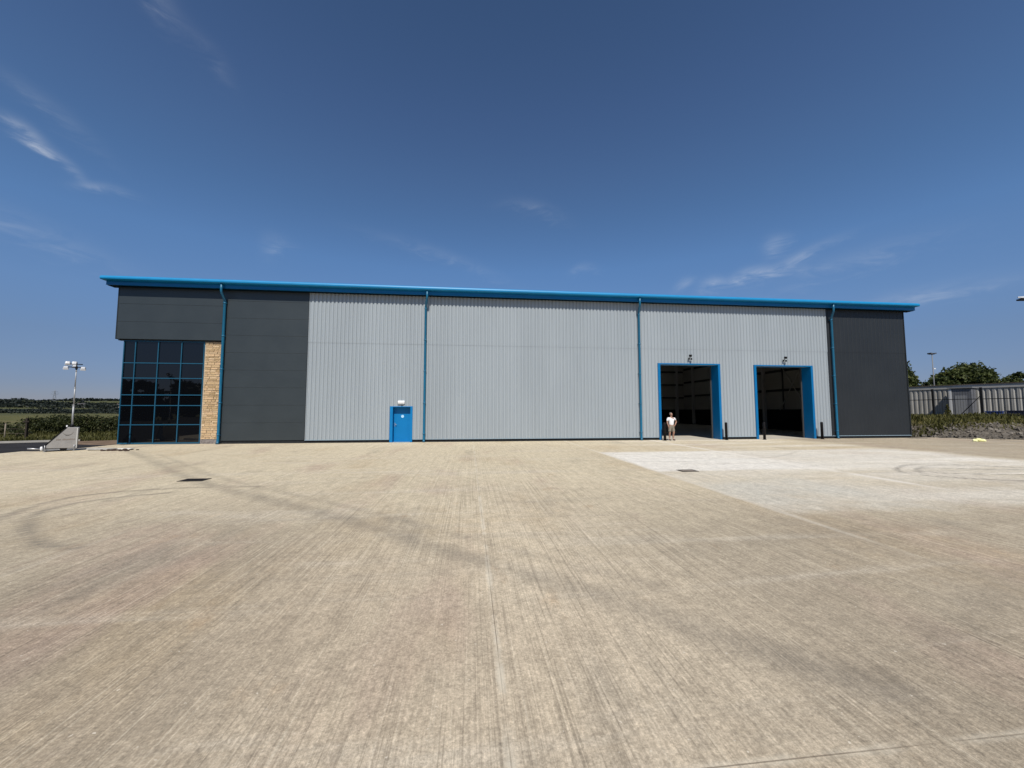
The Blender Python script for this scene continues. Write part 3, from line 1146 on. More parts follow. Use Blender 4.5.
# trims: corners, joints between the bays, soffit over the glazed corner
for q in ((-.02, .035, -.045, .12, 5.84, ZT), (10.12, 10.16, -.045, .05, ZB, ZT), (5.46, 5.70, -.032, .24, .03, 5.84),
          (43.645, 43.72, -.045, .05, ZB, ZT), (LEN - .03, LEN + .02, -.05, .14, ZB, ZT)):
    tr = MB()
    tr.box(*q)
    part(tr, 'corner_trim', M_DARKTRIM)
tr = MB()
tr.box(.02, 5.46, .10, .30, 5.79, 5.845)
part(tr, 'window_soffit', M_DARKTRIM)
for a, b in ((5.70, PD[0] - .02), (PD[1] + .02, D1[0] - FR), (D1[1] + FR, D2[0] - FR), (D2[1] + FR, LEN)):
    pl = MB()
    pl.box(a, b, .012, .14, -.05, ZB)
    part(pl, 'plinth', M_PLINTH)
for a, b in ((10.14, PD[0] - .02), (PD[1] + .02, D1[0] - FR - .01), (D1[1] + FR + .01, D2[0] - FR - .01), (D2[1] + FR + .01, LEN)):
    fl = MB()
    fl.poly([(a, .02, ZB + .03), (b, .02, ZB + .03), (b, -.055, ZB + .005), (a, -.055, ZB + .005), (a, -.055, ZB - .02), (b, -.055, ZB - .02)],
            [(0, 3, 2, 1), (3, 4, 5, 2)])
    part(fl, 'drip_flashing', M_FLASH, fix=False)

# back-up walls of the front, ends and back (closed box)
bw = MB()
for a, b, z0, z1 in ((.3, PD[0], 0, 9.0), (PD[0], PD[1], PD[2], 9.0), (PD[1], D1[0], 0, 9.0), (D1[0], D1[1], D1[2], 9.0),
                     (D1[1], D2[0], 0, 9.0), (D2[0], D2[1], D2[2], 9.0), (D2[1], LEN - .02, 0, 9.0)):
    if a == .3:
        bw.box(4.5, b, .145, .30, z0, z1)
        bw.box(.05, 4.5, .145, .30, 5.82, 9.0)
    else:
        bw.box(a, b, .145, .30, z0, z1)
part(bw, 'front_wall_liner', M_INNER)
gw = MB()
ge = MB()
roof_z = lambda y: 9.12 + (y if y < DEPTH / 2 else DEPTH - y) * .105
for u0, u1, inn in ((0.02, .18, 1), (LEN - .16, LEN - .0, 0)):
    prof = ([(.30, 5.82), (6.0, 5.82), (6.0, 0)] if inn else [(.30, 0)]) + [(DEPTH - .02, 0), (DEPTH - .02, roof_z(DEPTH) - .03), (DEPTH / 2, roof_z(DEPTH / 2) - .03), (.30, roof_z(.30) - .03)]
    ge = MB()
    ge.prism(prof, u0, u1)
    part(ge, 'gable_wall', M_DARKR)
bk = MB()
bk.box(.2, LEN - .18, DEPTH - .2, DEPTH, 1.95, roof_z(DEPTH) - .04)
part(bk, 'back_wall', M_INNER)
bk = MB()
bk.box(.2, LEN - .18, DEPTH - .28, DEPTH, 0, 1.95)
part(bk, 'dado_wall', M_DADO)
gl = MB()
gl.prism([(.31, 1.96), (DEPTH - .21, 1.96), (DEPTH - .21, roof_z(DEPTH - .21) - .05), (DEPTH / 2, roof_z(DEPTH / 2) - .05), (.31, roof_z(.31) - .05)], LEN - .22, LEN - .165)
part(gl, 'gable_liner', M_INNER)
gl = MB()
gl.box(LEN - .30, LEN - .165, .31, DEPTH - .29, 0, 1.955)
part(gl, 'dado_wall', M_DADO)
for y in (6.3, 12.55, 18.8, 25.0):
    gl = MB()
    gl.box(LEN - .62, LEN - .60, y - .11, y + .11, 0, roof_z(y) - .3)
    gl.box(LEN - .34, LEN - .32, y - .11, y + .11, 0, roof_z(y) - .3)
    gl.box(LEN - .60, LEN - .34, y - .008, y + .008, 0, roof_z(y) - .3)
    part(gl, 'column', M_STEEL)
for zz in (3.80, 5.68, 7.5):
    gl = MB()
    gl.box(LEN - .33, LEN - .225, .5, DEPTH - .6, zz - .11, zz + .11)
    part(gl, 'wall_rail', M_RUST)
for z0, z1 in ((1.9, 6.6), (6.6, 1.9)):
    gl = MB()
    gl.tube([(LEN - .5, 7.5, z0), (LEN - .5, 10.55, z1)], .045, 8)
    part(gl, 'cross_brace', M_STEEL)
gl = MB()
gl.box(LEN - .42, LEN - .34, 10.2, 10.3, 1.9, 8.6)
part(gl, 'wall_post', M_RUST)
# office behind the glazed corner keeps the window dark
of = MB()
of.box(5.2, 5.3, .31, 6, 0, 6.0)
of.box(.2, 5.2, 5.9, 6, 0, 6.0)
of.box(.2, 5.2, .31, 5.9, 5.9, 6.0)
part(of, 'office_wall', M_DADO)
# roof
rf = MB()
YR0, YR1 = 16.5, 26.0
RL = [(u, u + .9) for u in (4.5, 12.5, 20.5, 28.5, 36.5, 44.5)]  # unseen openings in the back slope, added to brighten the interior
back = lambda y: 9.06 + (DEPTH + .3 - y) * (roof_z(DEPTH / 2) - 9.06) / (DEPTH / 2 + .3)
cuts = [-.36] + [x for q in RL for x in q] + [LEN + .50]
for i, (u0, u1) in enumerate(zip(cuts[:-1], cuts[1:])):
    front = [(-.30, 9.06), (DEPTH / 2, roof_z(DEPTH / 2))]
    topf = [(DEPTH / 2, roof_z(DEPTH / 2) + .10), (-.30, 9.14)]
    if i % 2 == 0:
        rf.prism(front + [(DEPTH + .3, 9.06), (DEPTH + .3, 9.16)] + topf, u0, u1)
    else:
        rf.prism(front + [(YR0, back(YR0)), (YR0, back(YR0) + .10)] + topf, u0, u1)
        rf.prism([(YR1, back(YR1)), (DEPTH + .3, 9.06), (DEPTH + .3, 9.16), (YR1, back(YR1) + .10)], u0, u1)
part(rf, 'roof', M_ROOF)
M_RLITE = bpy.data.materials.new('added_rooflight_sheet')
M_RLITE.use_nodes = True
_n = M_RLITE.node_tree
_t = _n.nodes.new('ShaderNodeBsdfTranslucent')
_t.inputs['Color'].default_value = (.34, .36, .36, 1)
_n.links.new(_t.outputs[0], _n.nodes['Material Output'].inputs['Surface'])
for u0, u1 in RL:
    mb = MB()
    mb.poly([(u0, YR0, back(YR0) + .05), (u1, YR0, back(YR0) + .05), (u1, YR1, back(YR1) + .05), (u0, YR1, back(YR1) + .05)], [(0, 1, 2, 3)])
    part(mb, 'added_rooflight', M_RLITE, fix=False)
# eaves
gu = MB()
arc = [(-.64 + .02 * math.cos(t) - .02, 9.115 + .085 * math.sin(t)) for t in np.linspace(math.pi * 1.5, math.pi * .5, 7)]
prof = [(-.30, 9.02), (-.30, 9.215), (-.50, 9.245), (-.58, 9.232), (-.635, 9.19), (-.665, 9.12), (-.655, 9.055), (-.62, 9.02)]
gu.prism(prof, -.48, LEN + .56)
part(gu, 'gutter', mat('blue_gutter_paint', (.008, .225, .48), .42, 0, .4, .05, 1.5))
fa = MB()
fa.prism([(-.385, 8.81), (-.30, 8.81), (-.30, 9.032), (-.385, 9.032)], -.37, LEN + .50)
fa.prism([(-.405, 8.785), (-.30, 8.785), (-.30, 8.811), (-.405, 8.811)], -.37, LEN + .50)
part(fa, 'fascia', M_BLUE)
so = MB()
so.box(-.37, LEN + .50, -.30, .14, 8.77, 8.80)
part(so, 'soffit', mat('soffit_blue', (.0012, .008, .018), .8, 0, .1))
for u0 in (-.40, LEN + .505):
    vg = MB()
    vg.prism([(-.28, 8.80), (DEPTH / 2, roof_z(DEPTH / 2) - .26), (DEPTH + .28, 8.80), (DEPTH + .28, 9.19), (DEPTH / 2, roof_z(DEPTH / 2) + .17), (-.28, 9.19)], u0, u0 + .028)
    part(vg, 'verge_trim', M_BLUE)


# downpipes: outlet under the gutter, swan neck back to the wall, straight drop
def downpipe(us, uw, label, base=.0):
    mb = MB()
    mb.tube([(us, -.52, 9.06), (us, -.52, 8.62), (us + (uw - us) * .12, -.49, 8.52), (us + (uw - us) * .85, -.19, 8.20), (uw, -.14, 8.10), (uw, -.14, .16 + base), (uw, -.17, .06 + base), (uw, -.23, .02 + base)],
            [.062, .062, .064, .070, .072, .072, .072, .072], 12)
    for zz in (8.0, 6.1, 4.2, 2.3, .5):
        mb.box(uw - .085, uw + .085, -.145, .0, zz - .02, zz + .02)
        mb.lathe([(.082, -.035), (.082, .035)], (uw, -.14, zz), 12)
    o = part(mb, 'downpipe', M_BLUEP)
    o['label'] = label
    return o


downpipe(5.60, 5.60, 'blue downpipe beside the stone pier')
downpipe(16.99, 16.88, 'blue downpipe right of the personnel door')
downpipe(30.22, 30.30, 'blue downpipe left of the loading doors')
downpipe(43.80, 43.98, 'blue downpipe beside the dark right end')

# stone pier: courses of split-face blocks
def stone_pier():
    v, f, tone = [], [], []
    z = .26
    while z < 5.79:
        h = random.choice((.075, .09, .11, .13, .15))
        h = min(h, 5.79 - z)
        if h < .03:
            break
        u = 4.54
        first = True
        while u < 5.46:
            w = random.uniform(.14, .46)
            if first:
                w *= random.uniform(.4, 1)
                first = False
            u1 = min(u + w, 5.46)
            if 5.46 - u1 < .09:
                u1 = 5.46
            y0 = .125 - random.uniform(0, .03)
            b = len(v)
            j = lambda: random.uniform(-.006, .006)
            p = [(u + .004, .2, z + .004), (u1 - .004, .2, z + .004), (u1 - .004, .2, z + h - .004), (u + .004, .2, z + h - .004)]
            q = [(u + .010, y0 + j(), z + .010), (u1 - .010, y0 + j(), z + .010), (u1 - .010, y0 + j(), z + h - .010), (u + .010, y0 + j(), z + h - .010)]
            v.extend(p + q)
            t = random.random()
            for g in ((4, 5, 6, 7), (0, 1, 5, 4), (1, 2, 6, 5), (2, 3, 7, 6), (3, 0, 4, 7)):
                f.append([b + i for i in g])
                tone.append(t)
            u = u1
        z += h
    b = len(v)
    v.extend([(4.53, .165, .2), (5.46, .165, .2), (5.46, .165, 5.8), (4.53, .165, 5.8)])
    f.append([b, b + 1, b + 2, b + 3])
    tone.append(.2)
    me = bpy.data.meshes.new('stone_pier')
    me.from_pydata(v, [], f)
    a = me.attributes.new('tone', 'FLOAT', 'FACE')
    a.data.foreach_set('value', tone)
    me.materials.append(M_STONE)
    o = bpy.data.objects.new('stone_pier', me)
    COL.objects.link(o)
    o.parent = wh
    mb = MB()
    mb.box(4.53, 5.47, .10, .22, -.02, .255)
    part(mb, 'pier_base', mat('engineering_brick', (.20, .18, .17), .9, 0, .2, .4, 9))
    return o


stone_pier()

# curtain wall with 24 panes
ux = [.33, .92, 2.09, 3.30, 4.48]
hz = [.06, 1.08, 2.15, 2.74, 3.68, 4.53, 5.78]
cw = MB()
for i, u in enumerate(ux):
    w = .022
    cw.box(u - w, u + w, .10, .20, .02, 5.79)
for i, zz in enumerate(hz):
    hgt = .022 if 0 < i < len(hz) - 1 else .035
    for a, b in zip(ux[:-1], ux[1:]):
        cw.box(a + .023, b - .023, .105, .20, max(.022, zz - hgt), min(5.788, zz + hgt))
# the return of the glazing round the corner
for y in (.75, 2.0, 3.3, 4.6):
    cw.box(.295, .365, y, y + .07, .02, 5.79)
frame = part(cw, 'window', M_BLUEW, label='tall dark glazed corner window with blue mullions')
for a, b in zip(ux[:-1], ux[1:]):
    for c, d in zip(hz[:-1], hz[1:]):
        mb = MB()
        t1, t2 = random.uniform(-.0018, .0018), random.uniform(-.0018, .0018)
        mb.poly([(a + .023, .150 - t1 - t2, c + .022), (b - .023, .150 + t1 - t2, c + .022), (b - .023, .150 + t1 + t2, d - .022), (a + .023, .150 - t1 + t2, d - .022)],
                [(0, 1, 2, 3)])
        part(mb, 'pane', M_GLASS, frame, fix=False)
mb = MB()
mb.poly([(.33, .2, .05), (.33, 5.85, .05), (.33, 5.85, 5.79), (.33, .2, 5.79)], [(0, 3, 2, 1)])
part(mb, 'side_pane', M_GLASS, frame, fix=False)

# personnel door
mb = MB()
a, b, t = PD
mb.box(a, a + .17, -.06, .30, 0, t)
mb.box(b - .13, b, -.06, .30, 0, t)
mb.box(a + .17, b - .13, -.06, .30, t - .05, t)
mb.box(a + .17, b - .13, .285, .33, .0, t - .05)
door = part(mb, 'personnel_door', M_BLUED, bevel=.005)
mb = MB()
mb.box(a + .18, b - .14, .255, .284, .015, t - .07)
leaf = part(mb, 'door_leaf', M_BLUED, door, bevel=.004)
mb = MB()
mb.box(a + .24, a + .275, .235, .256, .93, 1.13)
mb.tube([(a + .257, .236, 1.03), (a + .257, .19, 1.03), (a + .38, .185, 1.03)], .011, 8)
part(mb, 'door_handle', M_GALV, door)
mb = MB()
cx, cz = (a + b) / 2 + .03, 1.52
n = 24
rr = .085
pts = [(cx + rr * math.cos(2 * math.pi * k / n), .248, cz + rr * math.sin(2 * math.pi * k / n)) for k in range(n)] + \
      [(cx + rr * math.cos(2 * math.pi * k / n), .254, cz + rr * math.sin(2 * math.pi * k / n)) for k in range(n)]
mb.poly(pts, [tuple(range(n))] + [(k, (k + 1) % n, n + (k + 1) % n, n + k) for k in range(n)])
part(mb, 'door_sign', mat('pale_blue_sign', (.42, .66, .86), .4), door)
mb = MB()
mb.box(a + .17, b - .13, -.10, .28, -.005, .012)
part(mb, 'threshold', mat('threshold_strip', (.20, .33, .42), .5), door)


# loading doorways
def doorway(d, label):
    a, b, t = d
    mb = MB()
    mb.box(a - FR, a, -.075, .02, 0, t + .075)
    mb.box(b, b + FR, -.075, .02, 0, t + .075)
    mb.box(a, b, -.075, .02, t, t + .075)
    # deep reveals
    mb.box(a - .02, a + .001, .02, .66, .0, t)
    mb.box(b - .001, b + .02, .02, .66, .0, t)
    mb.box(a, b, .02, .66, t + .001, t + .03)
    o = part(mb, 'loading_doorway', M_BLUE, label=label)
    for u0, u1 in ((a, a + .075), (b - .075, b)):
        g = MB()
        g.box(u0, u1, .67, .75, .0, t + .35)
        part(g, 'door_track', M_RUST, o)
    g = MB()
    g.tube([(a - .1, .98, t + .33), (b + .1, .98, t + .33)], .26, 16)
    part(g, 'roller_drum', M_DADO, o)
    return o


doorway(D1, 'left of the two open loading doorways, blue framed')
doorway(D2, 'right of the two open loading doorways, blue framed')

# inside: columns, rails, bracing, rafters against the back wall
mc = MB()
for u in (1.2, 7.6, 14.0, 20.4, 26.8, 33.2, 39.6, 44.0, 48.3):
    mb = MB()
    mb.box(u - .13, u + .13, DEPTH - .78, DEPTH - .76, 0, 9.0)
    mb.box(u - .13, u + .13, DEPTH - .32, DEPTH - .30, 0, 9.0)
    mb.box(u - .01, u + .01, DEPTH - .76, DEPTH - .32, 0, 9.0)
    part(mb, 'column', M_STEEL)
    mb = MB()
    for y0, y1 in ((.6, DEPTH / 2), (DEPTH / 2, DEPTH - .6)):
        mb.poly([(u - .1, y0, roof_z(y0) - .65), (u + .1, y0, roof_z(y0) - .65), (u + .1, y1, roof_z(y1) - .65), (u - .1, y1, roof_z(y1) - .65),
                 (u - .1, y0, roof_z(y0) - .15), (u + .1, y0, roof_z(y0) - .15), (u + .1, y1, roof_z(y1) - .15), (u - .1, y1, roof_z(y1) - .15)],
                [(0, 3, 2, 1), (4, 5, 6, 7), (0, 1, 5, 4), (1, 2, 6, 5), (2, 3, 7, 6), (3, 0, 4, 7)])
    part(mb, 'rafter', M_STEEL)
for zz in (3.6, 5.4, 7.2):
    mb = MB()
    mb.box(.3, LEN - .3, DEPTH - .42, DEPTH - .22, zz - .09, zz + .09)
    part(mb, 'wall_rail', M_RUST)
# ================================================================== WALL LAMPS
def bulkhead():
    t = thing('bulkhead_light', 'white bulkhead light on the wall above the blue personnel door', 'wall light', W(15.53, -.037, 2.35), ANG)
    mb = MB()
    n = 16
    prof = [(.0, -.10), (.035, -.10), (.075, -.075), (.095, -.02), (.10, .055), (.085, .10), (0, .10)]
    mb.prism([(-p[0], p[1]) for p in prof], -.20, .20)
    mb.build('housing', M_WHITEP, t, .02)
    mb = MB()
    mb.box(-.15, .15, -.07, -.005, -.125, -.098)
    mb.build('diffuser', mat('grey_lens', (.25, .26, .27), .3), t)


bulkhead()


def floodlight(u, zz, label):
    t = thing('floodlight', label, 'floodlight', W(u, -.037, zz), ANG, 'floodlights over the loading doors')
    mb = MB()
    mb.box(-.05, .05, -.03, .0, -.06, .06)
    mb.tube([(0, -.02, 0), (0, -.12, .05), (-.02, -.20, .14)], .018, 8)
    mb.build('bracket', M_BLACK, t)
    mb = MB()
    c = Vector((-.03, -.24, .17))
    rot = Matrix.Rotation(R(20), 3, 'X')
    pts = []
    for x, y, z_ in ((-.08, -.05, -.075), (.08, -.05, -.075), (.08, .05, -.06), (-.08, .05, -.06), (-.08, -.05, .075), (.08, -.05, .075), (.08, .05, .06), (-.08, .05, .06)):
        pts.append(rot @ Vector((x, y, z_)) + c)
    mb.poly(pts, [(0, 3, 2, 1), (4, 5, 6, 7), (0, 1, 5, 4), (1, 2, 6, 5), (2, 3, 7, 6), (3, 0, 4, 7)])
    mb.build('lamp_head', M_BLACK, t, .012)
    mb = MB()
    mb.lathe([(.05, -.06), (.06, 0), (.03, .05)], (.10, -.12, -.02), 12)
    mb.build('sensor', M_BLACK, t)


floodlight(33.68, 5.22, 'small black floodlight above the loading door behind the person')
floodlight(40.36, 5.19, 'small black floodlight above the loading door nearest the dark end')

# ================================================================== BOLLARDS
def bollards():
    labs = ['black bollard beside the person at the left jamb', 'black bollard just right of the doorway where the person stands',
            'black bollard at the left jamb of the right-hand doorway', 'black bollard nearest the dark right end of the warehouse']
    src = None
    for (u, v, rz), lab in zip(BOLL, labs):
        if src is None:
            t = thing('bollard', lab, 'bollard', W(u, v), rz, 'black bollards guarding the loading doors')
            mb = MB()
            mb.lathe([(.078, 0.012), (.078, 1.07), (.072, 1.095), (.05, 1.115), (.0, 1.12)], (0, 0, 0), 20)
            mb.build('post', M_BLACK, t)
            mb = MB()
            mb.lathe([(.13, 0.0), (.13, .014), (.12, .016)], (0, 0, 0), 20)
            mb.build('base_plate', M_BLACK, t)
            src = t
        else:
            t = copy_tree(src)
            t.location = W(u, v)
            t['label'] = lab


BOLL = [(31.68, -.46, 0), (35.81, -.44, 0), (38.42, -.46, 0), (42.54, -.44, 0)]
bollards()

# ================================================================== DRAIN COVERS
def cover(name, label, u, v, w, d, grate):
    t = thing(name, label, 'drain cover', W(u, v, .004), ANG)
    mb = MB()
    mb.box(-w, w, -d, -d + .06, 0, .008)
    mb.box(-w, w, d - .06, d, 0, .008)
    mb.box(-w, -w + .06, -d + .06, d - .06, 0, .008)
    mb.box(w - .06, w, -d + .06, d - .06, 0, .008)
    mb.build('frame', mat('cast_iron_' + name, (.035, .028, .024), .7, .3, .4, .3, 9), t)
    mb = MB()
    if grate:
        k = -w + .08
        while k < w - .08:
            mb.box(k, k + .03, -d + .06, d - .06, 0, .006)
            k += .055
    else:
        mb.box(-w + .062, w - .062, -d + .062, d - .062, 0, .006)
    mb.build('lid', M_DADO if grate else mat('lid_iron', (.24, .205, .165), .7, .3, .4, .3, 9), t)
    if grate:
        mb = MB()
        mb.box(-w + .06, w - .06, -d + .06, d - .06, -.003, .001)
        mb.build('sump', M_BLACK, t)


cover('drain_grate', 'dark iron drain grate sunk in the concrete in front of the glazed corner', 12.14, -11.98, .31, .20, True)
cover('manhole_cover', 'small rusty manhole cover in the pale concrete before the loading doors', 26.34, -11.93, .27, .19, False)

# ================================================================== PERSON
def skin_mesh(name, m, verts, edges, parent, sub=1, root=0):
    me = bpy.data.meshes.new(name)
    me.from_pydata([v[0] for v in verts], edges, [])
    o = bpy.data.objects.new(name, me)
    COL.objects.link(o)
    o.parent = parent
    sk = o.modifiers.new('skin', 'SKIN')
    sk.use_smooth_shade = True
    sk.branch_smoothing = .6
    if not me.skin_vertices:
        o.data.skin_vertices.new()
    for i, v in enumerate(verts):
        r = v[1]
        d = me.skin_vertices[0].data[i]
        d.radius = r if isinstance(r, tuple) else (r, r)
        d.use_root = (i == root)
    ss = o.modifiers.new('sub', 'SUBSURF')
    ss.levels = ss.render_levels = sub
    me.materials.append(m)
    return o


def person():
    t = thing('person', 'person in white t-shirt and khaki shorts standing at a loading door', 'person', W(32.14, -.42), R(8))
    t.scale = (1.12, 1.12, 1.0)
    skin = mat('skin', (.33, .19, .135), .6, 0, .3)
    V, E = [], []

    def add(co, r, link=None):
        V.append((co, r))
        if link is not None:
            E.append((link, len(V) - 1))
        return len(V) - 1
    pel = add((0, 0, .92), (.15, .11))
    sp = add((0, .0, 1.08), (.14, .105), pel)
    ch = add((0, .0, 1.29), (.16, .115), sp)
    nb = add((0, .005, 1.43), (.075, .07), ch)
    nk = add((0, -.005, 1.50), (.055, .055), nb)
    jw = add((0, -.025, 1.57), (.066, .078), nk)
    hd = add((0, -.015, 1.645), (.078, .095), jw)
    tp = add((0, -.005, 1.715), (.060, .075), hd)
    add((0, -.125, 1.615), .013, jw)

    def hand(w, d, side, palm_n):
        """palm and five unequal curled fingers"""
        d = Vector(d).normalized()
        n = Vector(palm_n).normalized()
        x = d.cross(n).normalized()
        p = add(tuple(Vector(V[w][0]) + d * .055), (.030, .020), w)
        for off, ln in ((-.026, .065), (-.009, .078), (.009, .074), (.026, .058)):
            a = Vector(V[p][0]) + d * .035 + x * off
            k0 = add(tuple(a), .0095, p)
            k1 = add(tuple(a + d * ln * .5 + n * .006), .0088, k0)
            add(tuple(a + d * ln * .9 + n * .028), .0075, k1)
        a = Vector(V[p][0]) - x * .032 * side - d * .005
        k0 = add(tuple(a), .011, p)
        add(tuple(a - x * .018 * side + d * .035 + n * .012), .009, k0)
    for s in (-1, 1):
        shd = add((s * .175, .005, 1.40), (.060, .058), ch)
        if s < 0:
            el = add((-.235, .01, 1.13), .041, shd)
            wr = add((-.215, -.075, .90), .029, el)
            hand(wr, (.05, -.14, -1), 1, (1, .2, 0))
        else:
            el = add((.345, .06, 1.16), .041, shd)
            wr = add((.205, -.055, .985), .029, el)
            hand(wr, (-.55, -.25, -.65), -1, (-.2, 1, 0))
        hip = add((s * .085, 0, .84), (.092, .098), pel)
        kn = add((s * (.105 if s < 0 else .115), -.012 if s < 0 else -.04, .49), .060, hip)
        cf = add((s * .108, .012, .33), .054, kn)
        an = add((s * .110, .015, .095), .038, cf)
        add((s * .125, -.11, .045), (.036, .028), an)
    skin_mesh('body', skin, V, E, t, 2)
    # clothes
    shirt = mat('white_cotton', (.74, .74, .75), .85, 0, .2, .06, 9)
    V, E = [], []
    a0 = add((0, 0, .87), (.176, .135))
    a1 = add((0, 0, 1.10), (.165, .125), a0)
    a2 = add((0, .0, 1.29), (.178, .135), a1)
    a3 = add((0, .004, 1.425), (.085, .08), a2)
    for s in (-1, 1):
        b1 = add((s * .178, .005, 1.405), (.074, .072), a2)
        if s < 0:
            add((-.222, .01, 1.19), .066, b1)
        else:
            add((.275, .04, 1.25), .066, b1)
    skin_mesh('shirt', shirt, V, E, t, 2)
    khaki = mat('khaki_cotton', (.21, .185, .145), .85, 0, .2, .1, 9)
    V, E = [], []
    a0 = add((0, 0, 1.02), (.150, .112))
    a1 = add((0, 0, .87), (.168, .13), a0)
    for s in (-1, 1):
        b1 = add((s * .092, 0, .79), (.105, .112), a1)
        add((s * .115, -.022, .50), (.084, .090), b1)
    skin_mesh('shorts', khaki, V, E, t, 2)
    shoe = mat('dark_trainer', (.05, .04, .045), .7)
    for s in (-1, 1):
        V, E = [], []
        a0 = add((s * .110, .035, .055), (.045, .050))
        a1 = add((s * .118, -.05, .045), (.046, .042), a0)
        add((s * .130, -.15, .035), (.040, .030), a1)
        skin_mesh('shoe', shoe, V, E, t, 1)
        V, E = [], []
        a0 = add((s * .110, .015, .10), (.044, .046))
        add((s * .110, .014, .19), (.048, .050), a0)
        skin_mesh('sock', shirt, V, E, t, 1)
    hair = mat('grey_hair', (.16, .15, .14), .8)
    V, E = [], []
    a0 = add((0, .035, 1.60), (.066, .058))
    a1 = add((0, .018, 1.685), (.083, .088), a0)
    add((0, -.005, 1.738), (.062, .072), a1)
    skin_mesh('hair', hair, V, E, t, 2)
    for s in (-1, 1):
        mb = MB()
        mb.lathe([(.004, -.008), (.010, 0), (.004, .008)], (s * .032, -.104, 1.645), 8)
        mb.build('eye', M_BLACK, t)
        mb = MB()
        mb.lathe([(.006, -.03), (.016, 0), (.012, .025)], (s * .083, .0, 1.635), 8)
        mb.build('ear', skin, t)
    mb = MB()
    mb.box(-.024, .024, -.103, -.094, 1.571, 1.579)
    mb.build('mouth', mat('lips', (.28, .11, .09), .6), t)


person()

# ================================================================== LIGHT TOWER
def light_tower():
    t = thing('light_tower', 'grey wedge shaped mobile light tower with four floodlights on a mast', 'light tower', (-21.10, 18.17, -.0), R(46))
    mb = MB()
    side = [(-.83, .16), (.78, .12), (.82, 1.07), (.26, 1.09)]
    y0, y1 = -.55, .60
    v = [(x, y0, z) for x, z in side] + [(x, y1, z) for x, z in side]
    mb.poly(v, [(0, 1, 2, 3), (7, 6, 5, 4), (0, 4, 5, 1), (1, 5, 6, 2), (2, 6, 7, 3), (3, 7, 4, 0)])
    mb.build('cabinet', M_GREYP, t, .015)
    mb = MB()
    mb.poly([(-.90, y0 - .012, .17), (.24, y0 - .012, 1.115), (.24, y1 + .012, 1.115), (-.90, y1 + .012, .17),
             (-.845, y0 - .012, .145), (.265, y0 - .012, 1.085), (.265, y1 + .012, 1.085), (-.845, y1 + .012, .145)],
            [(0, 3, 2, 1), (4, 5, 6, 7), (0, 1, 5, 4), (1, 2, 6, 5), (2, 3, 7, 6), (3, 0, 4, 7)])
    mb.build('sloping_lid', M_BLACK, t)
    mb = MB()
    mb.box(.735, .79, y0 - .02, y0 - .003, .13, 1.06)
    mb.build('corner_post', mat('pale_corner_post', (.55, .55, .53), .5), t)
    # chassis, drawbar, wheels, stabilisers
    mb = MB()
    mb.box(-.8, .75, y0 + .05, y1 - .05, .06, .13)
    mb.tube([(-.8, 0, .10), (-1.55, .02, .16)], .035, 8)
    mb.build('chassis', M_GALV, t)
    mb = MB()
    mb.lathe([(.03, -.04), (.07, 0), (.075, .10), (.04, .15)], (-.86, y0 + .03, .10), 12)
    mb.build('marker_lamp', M_WHITEP, t)
    mb = MB()
    mb.lathe([(.03, 0), (.05, .05), (.03, .10)], (.24, y0 + .05, 1.09), 12)
    mb.build('warning_lamp', M_WHITEP, t)
    for y in (y0 + .12, y1 - .12):
        mb = MB()
        mb.tube([(.15, y - .08, .20), (.15, y + .08, .20)], .20, 18)
        mb.build('wheel', M_BLACK, t)
    for x, y in ((-.72, y0 - .04), (.66, y0 - .04), (-.72, y1 + .04), (.66, y1 + .04)):
        mb = MB()
        mb.tube([(x, y, .015), (x, y, .30)], .022, 8)
        mb.box(x - .07, x + .07, y - .07, y + .07, 0, .015)
        mb.build('stabiliser', M_GALV, t)
    # faded marking on the side: a swoosh and a line of worn brown lettering
    mk = MB()
    yy = y0 - .003
    arcp = [(.10 + .27 * math.cos(a) + .22, .93 + .20 * math.sin(a)) for a in np.linspace(R(200), R(345), 12)]
    for (x0, z0), (x1, z1), k in zip(arcp[:-1], arcp[1:], range(11)):
        w = .012 + .012 * math.sin(math.pi * k / 10)
        mk.poly([(x0, yy, z0 - w), (x1, yy, z1 - w), (x1, yy, z1 + w), (x0, yy, z0 + w)], [(0, 1, 2, 3)])
    mk.poly([(.20, yy, .70), (.36, yy, .70), (.38, yy, .725), (.21, yy, .73)], [(0, 1, 2, 3)])
    mk.build('swoosh_mark', mat('swoosh_grey', (.16, .15, .14), .7), t, fix=False)
    mk = MB()
    x = -.22
    while x < .66:
        w = random.uniform(.035, .06)
        if not (-.02 < x < .06):
            mk.poly([(x, yy, .50), (x + w, yy, .50), (x + w, yy, .50 + random.uniform(.05, .085)), (x, yy, .50 + random.uniform(.05, .085))], [(0, 1, 2, 3)])
        x += w + .012
    mk.build('worn_lettering', mat('lettering_brown', (.22, .19, .165), .7), t, fix=False)
    # mast in three sections
    mx, my = .45, .12
    for i, (z0, z1, r) in enumerate(((1.08, 2.15, .052), (2.15, 3.0, .042), (3.0, 3.80, .033))):
        mb = MB()
        mb.tube([(mx, my, z0), (mx, my, z1)], r, 12)
        mb.lathe([(r * 1.25, -.03), (r * 1.25, .03)], (mx, my, z1 - .03), 12)
        mb.build('mast', mat('mast_zinc_%d' % i, (.34, .35, .36), .5, .35), t)
    mb = MB()
    mb.lathe([(.10, 0), (.10, .10), (.07, .12)], (mx, my, 1.08), 12)
    mb.build('mast_foot', M_BLACK, t)
    mb = MB()
    mb.tube([(mx, my, 3.78), (mx, my, 4.16)], .03, 8)
    mb.box(mx - .55, mx + .45, my - .02, my + .02, 3.93, 3.97)
    mb.box(mx - .55, mx + .30, my + .18, my + .22, 4.09, 4.13)
    mb.box(mx - .06, mx + .06, my - .06, my + .22, 3.86, 3.98)
    mb.build('crossbar', M_BLACK, t)
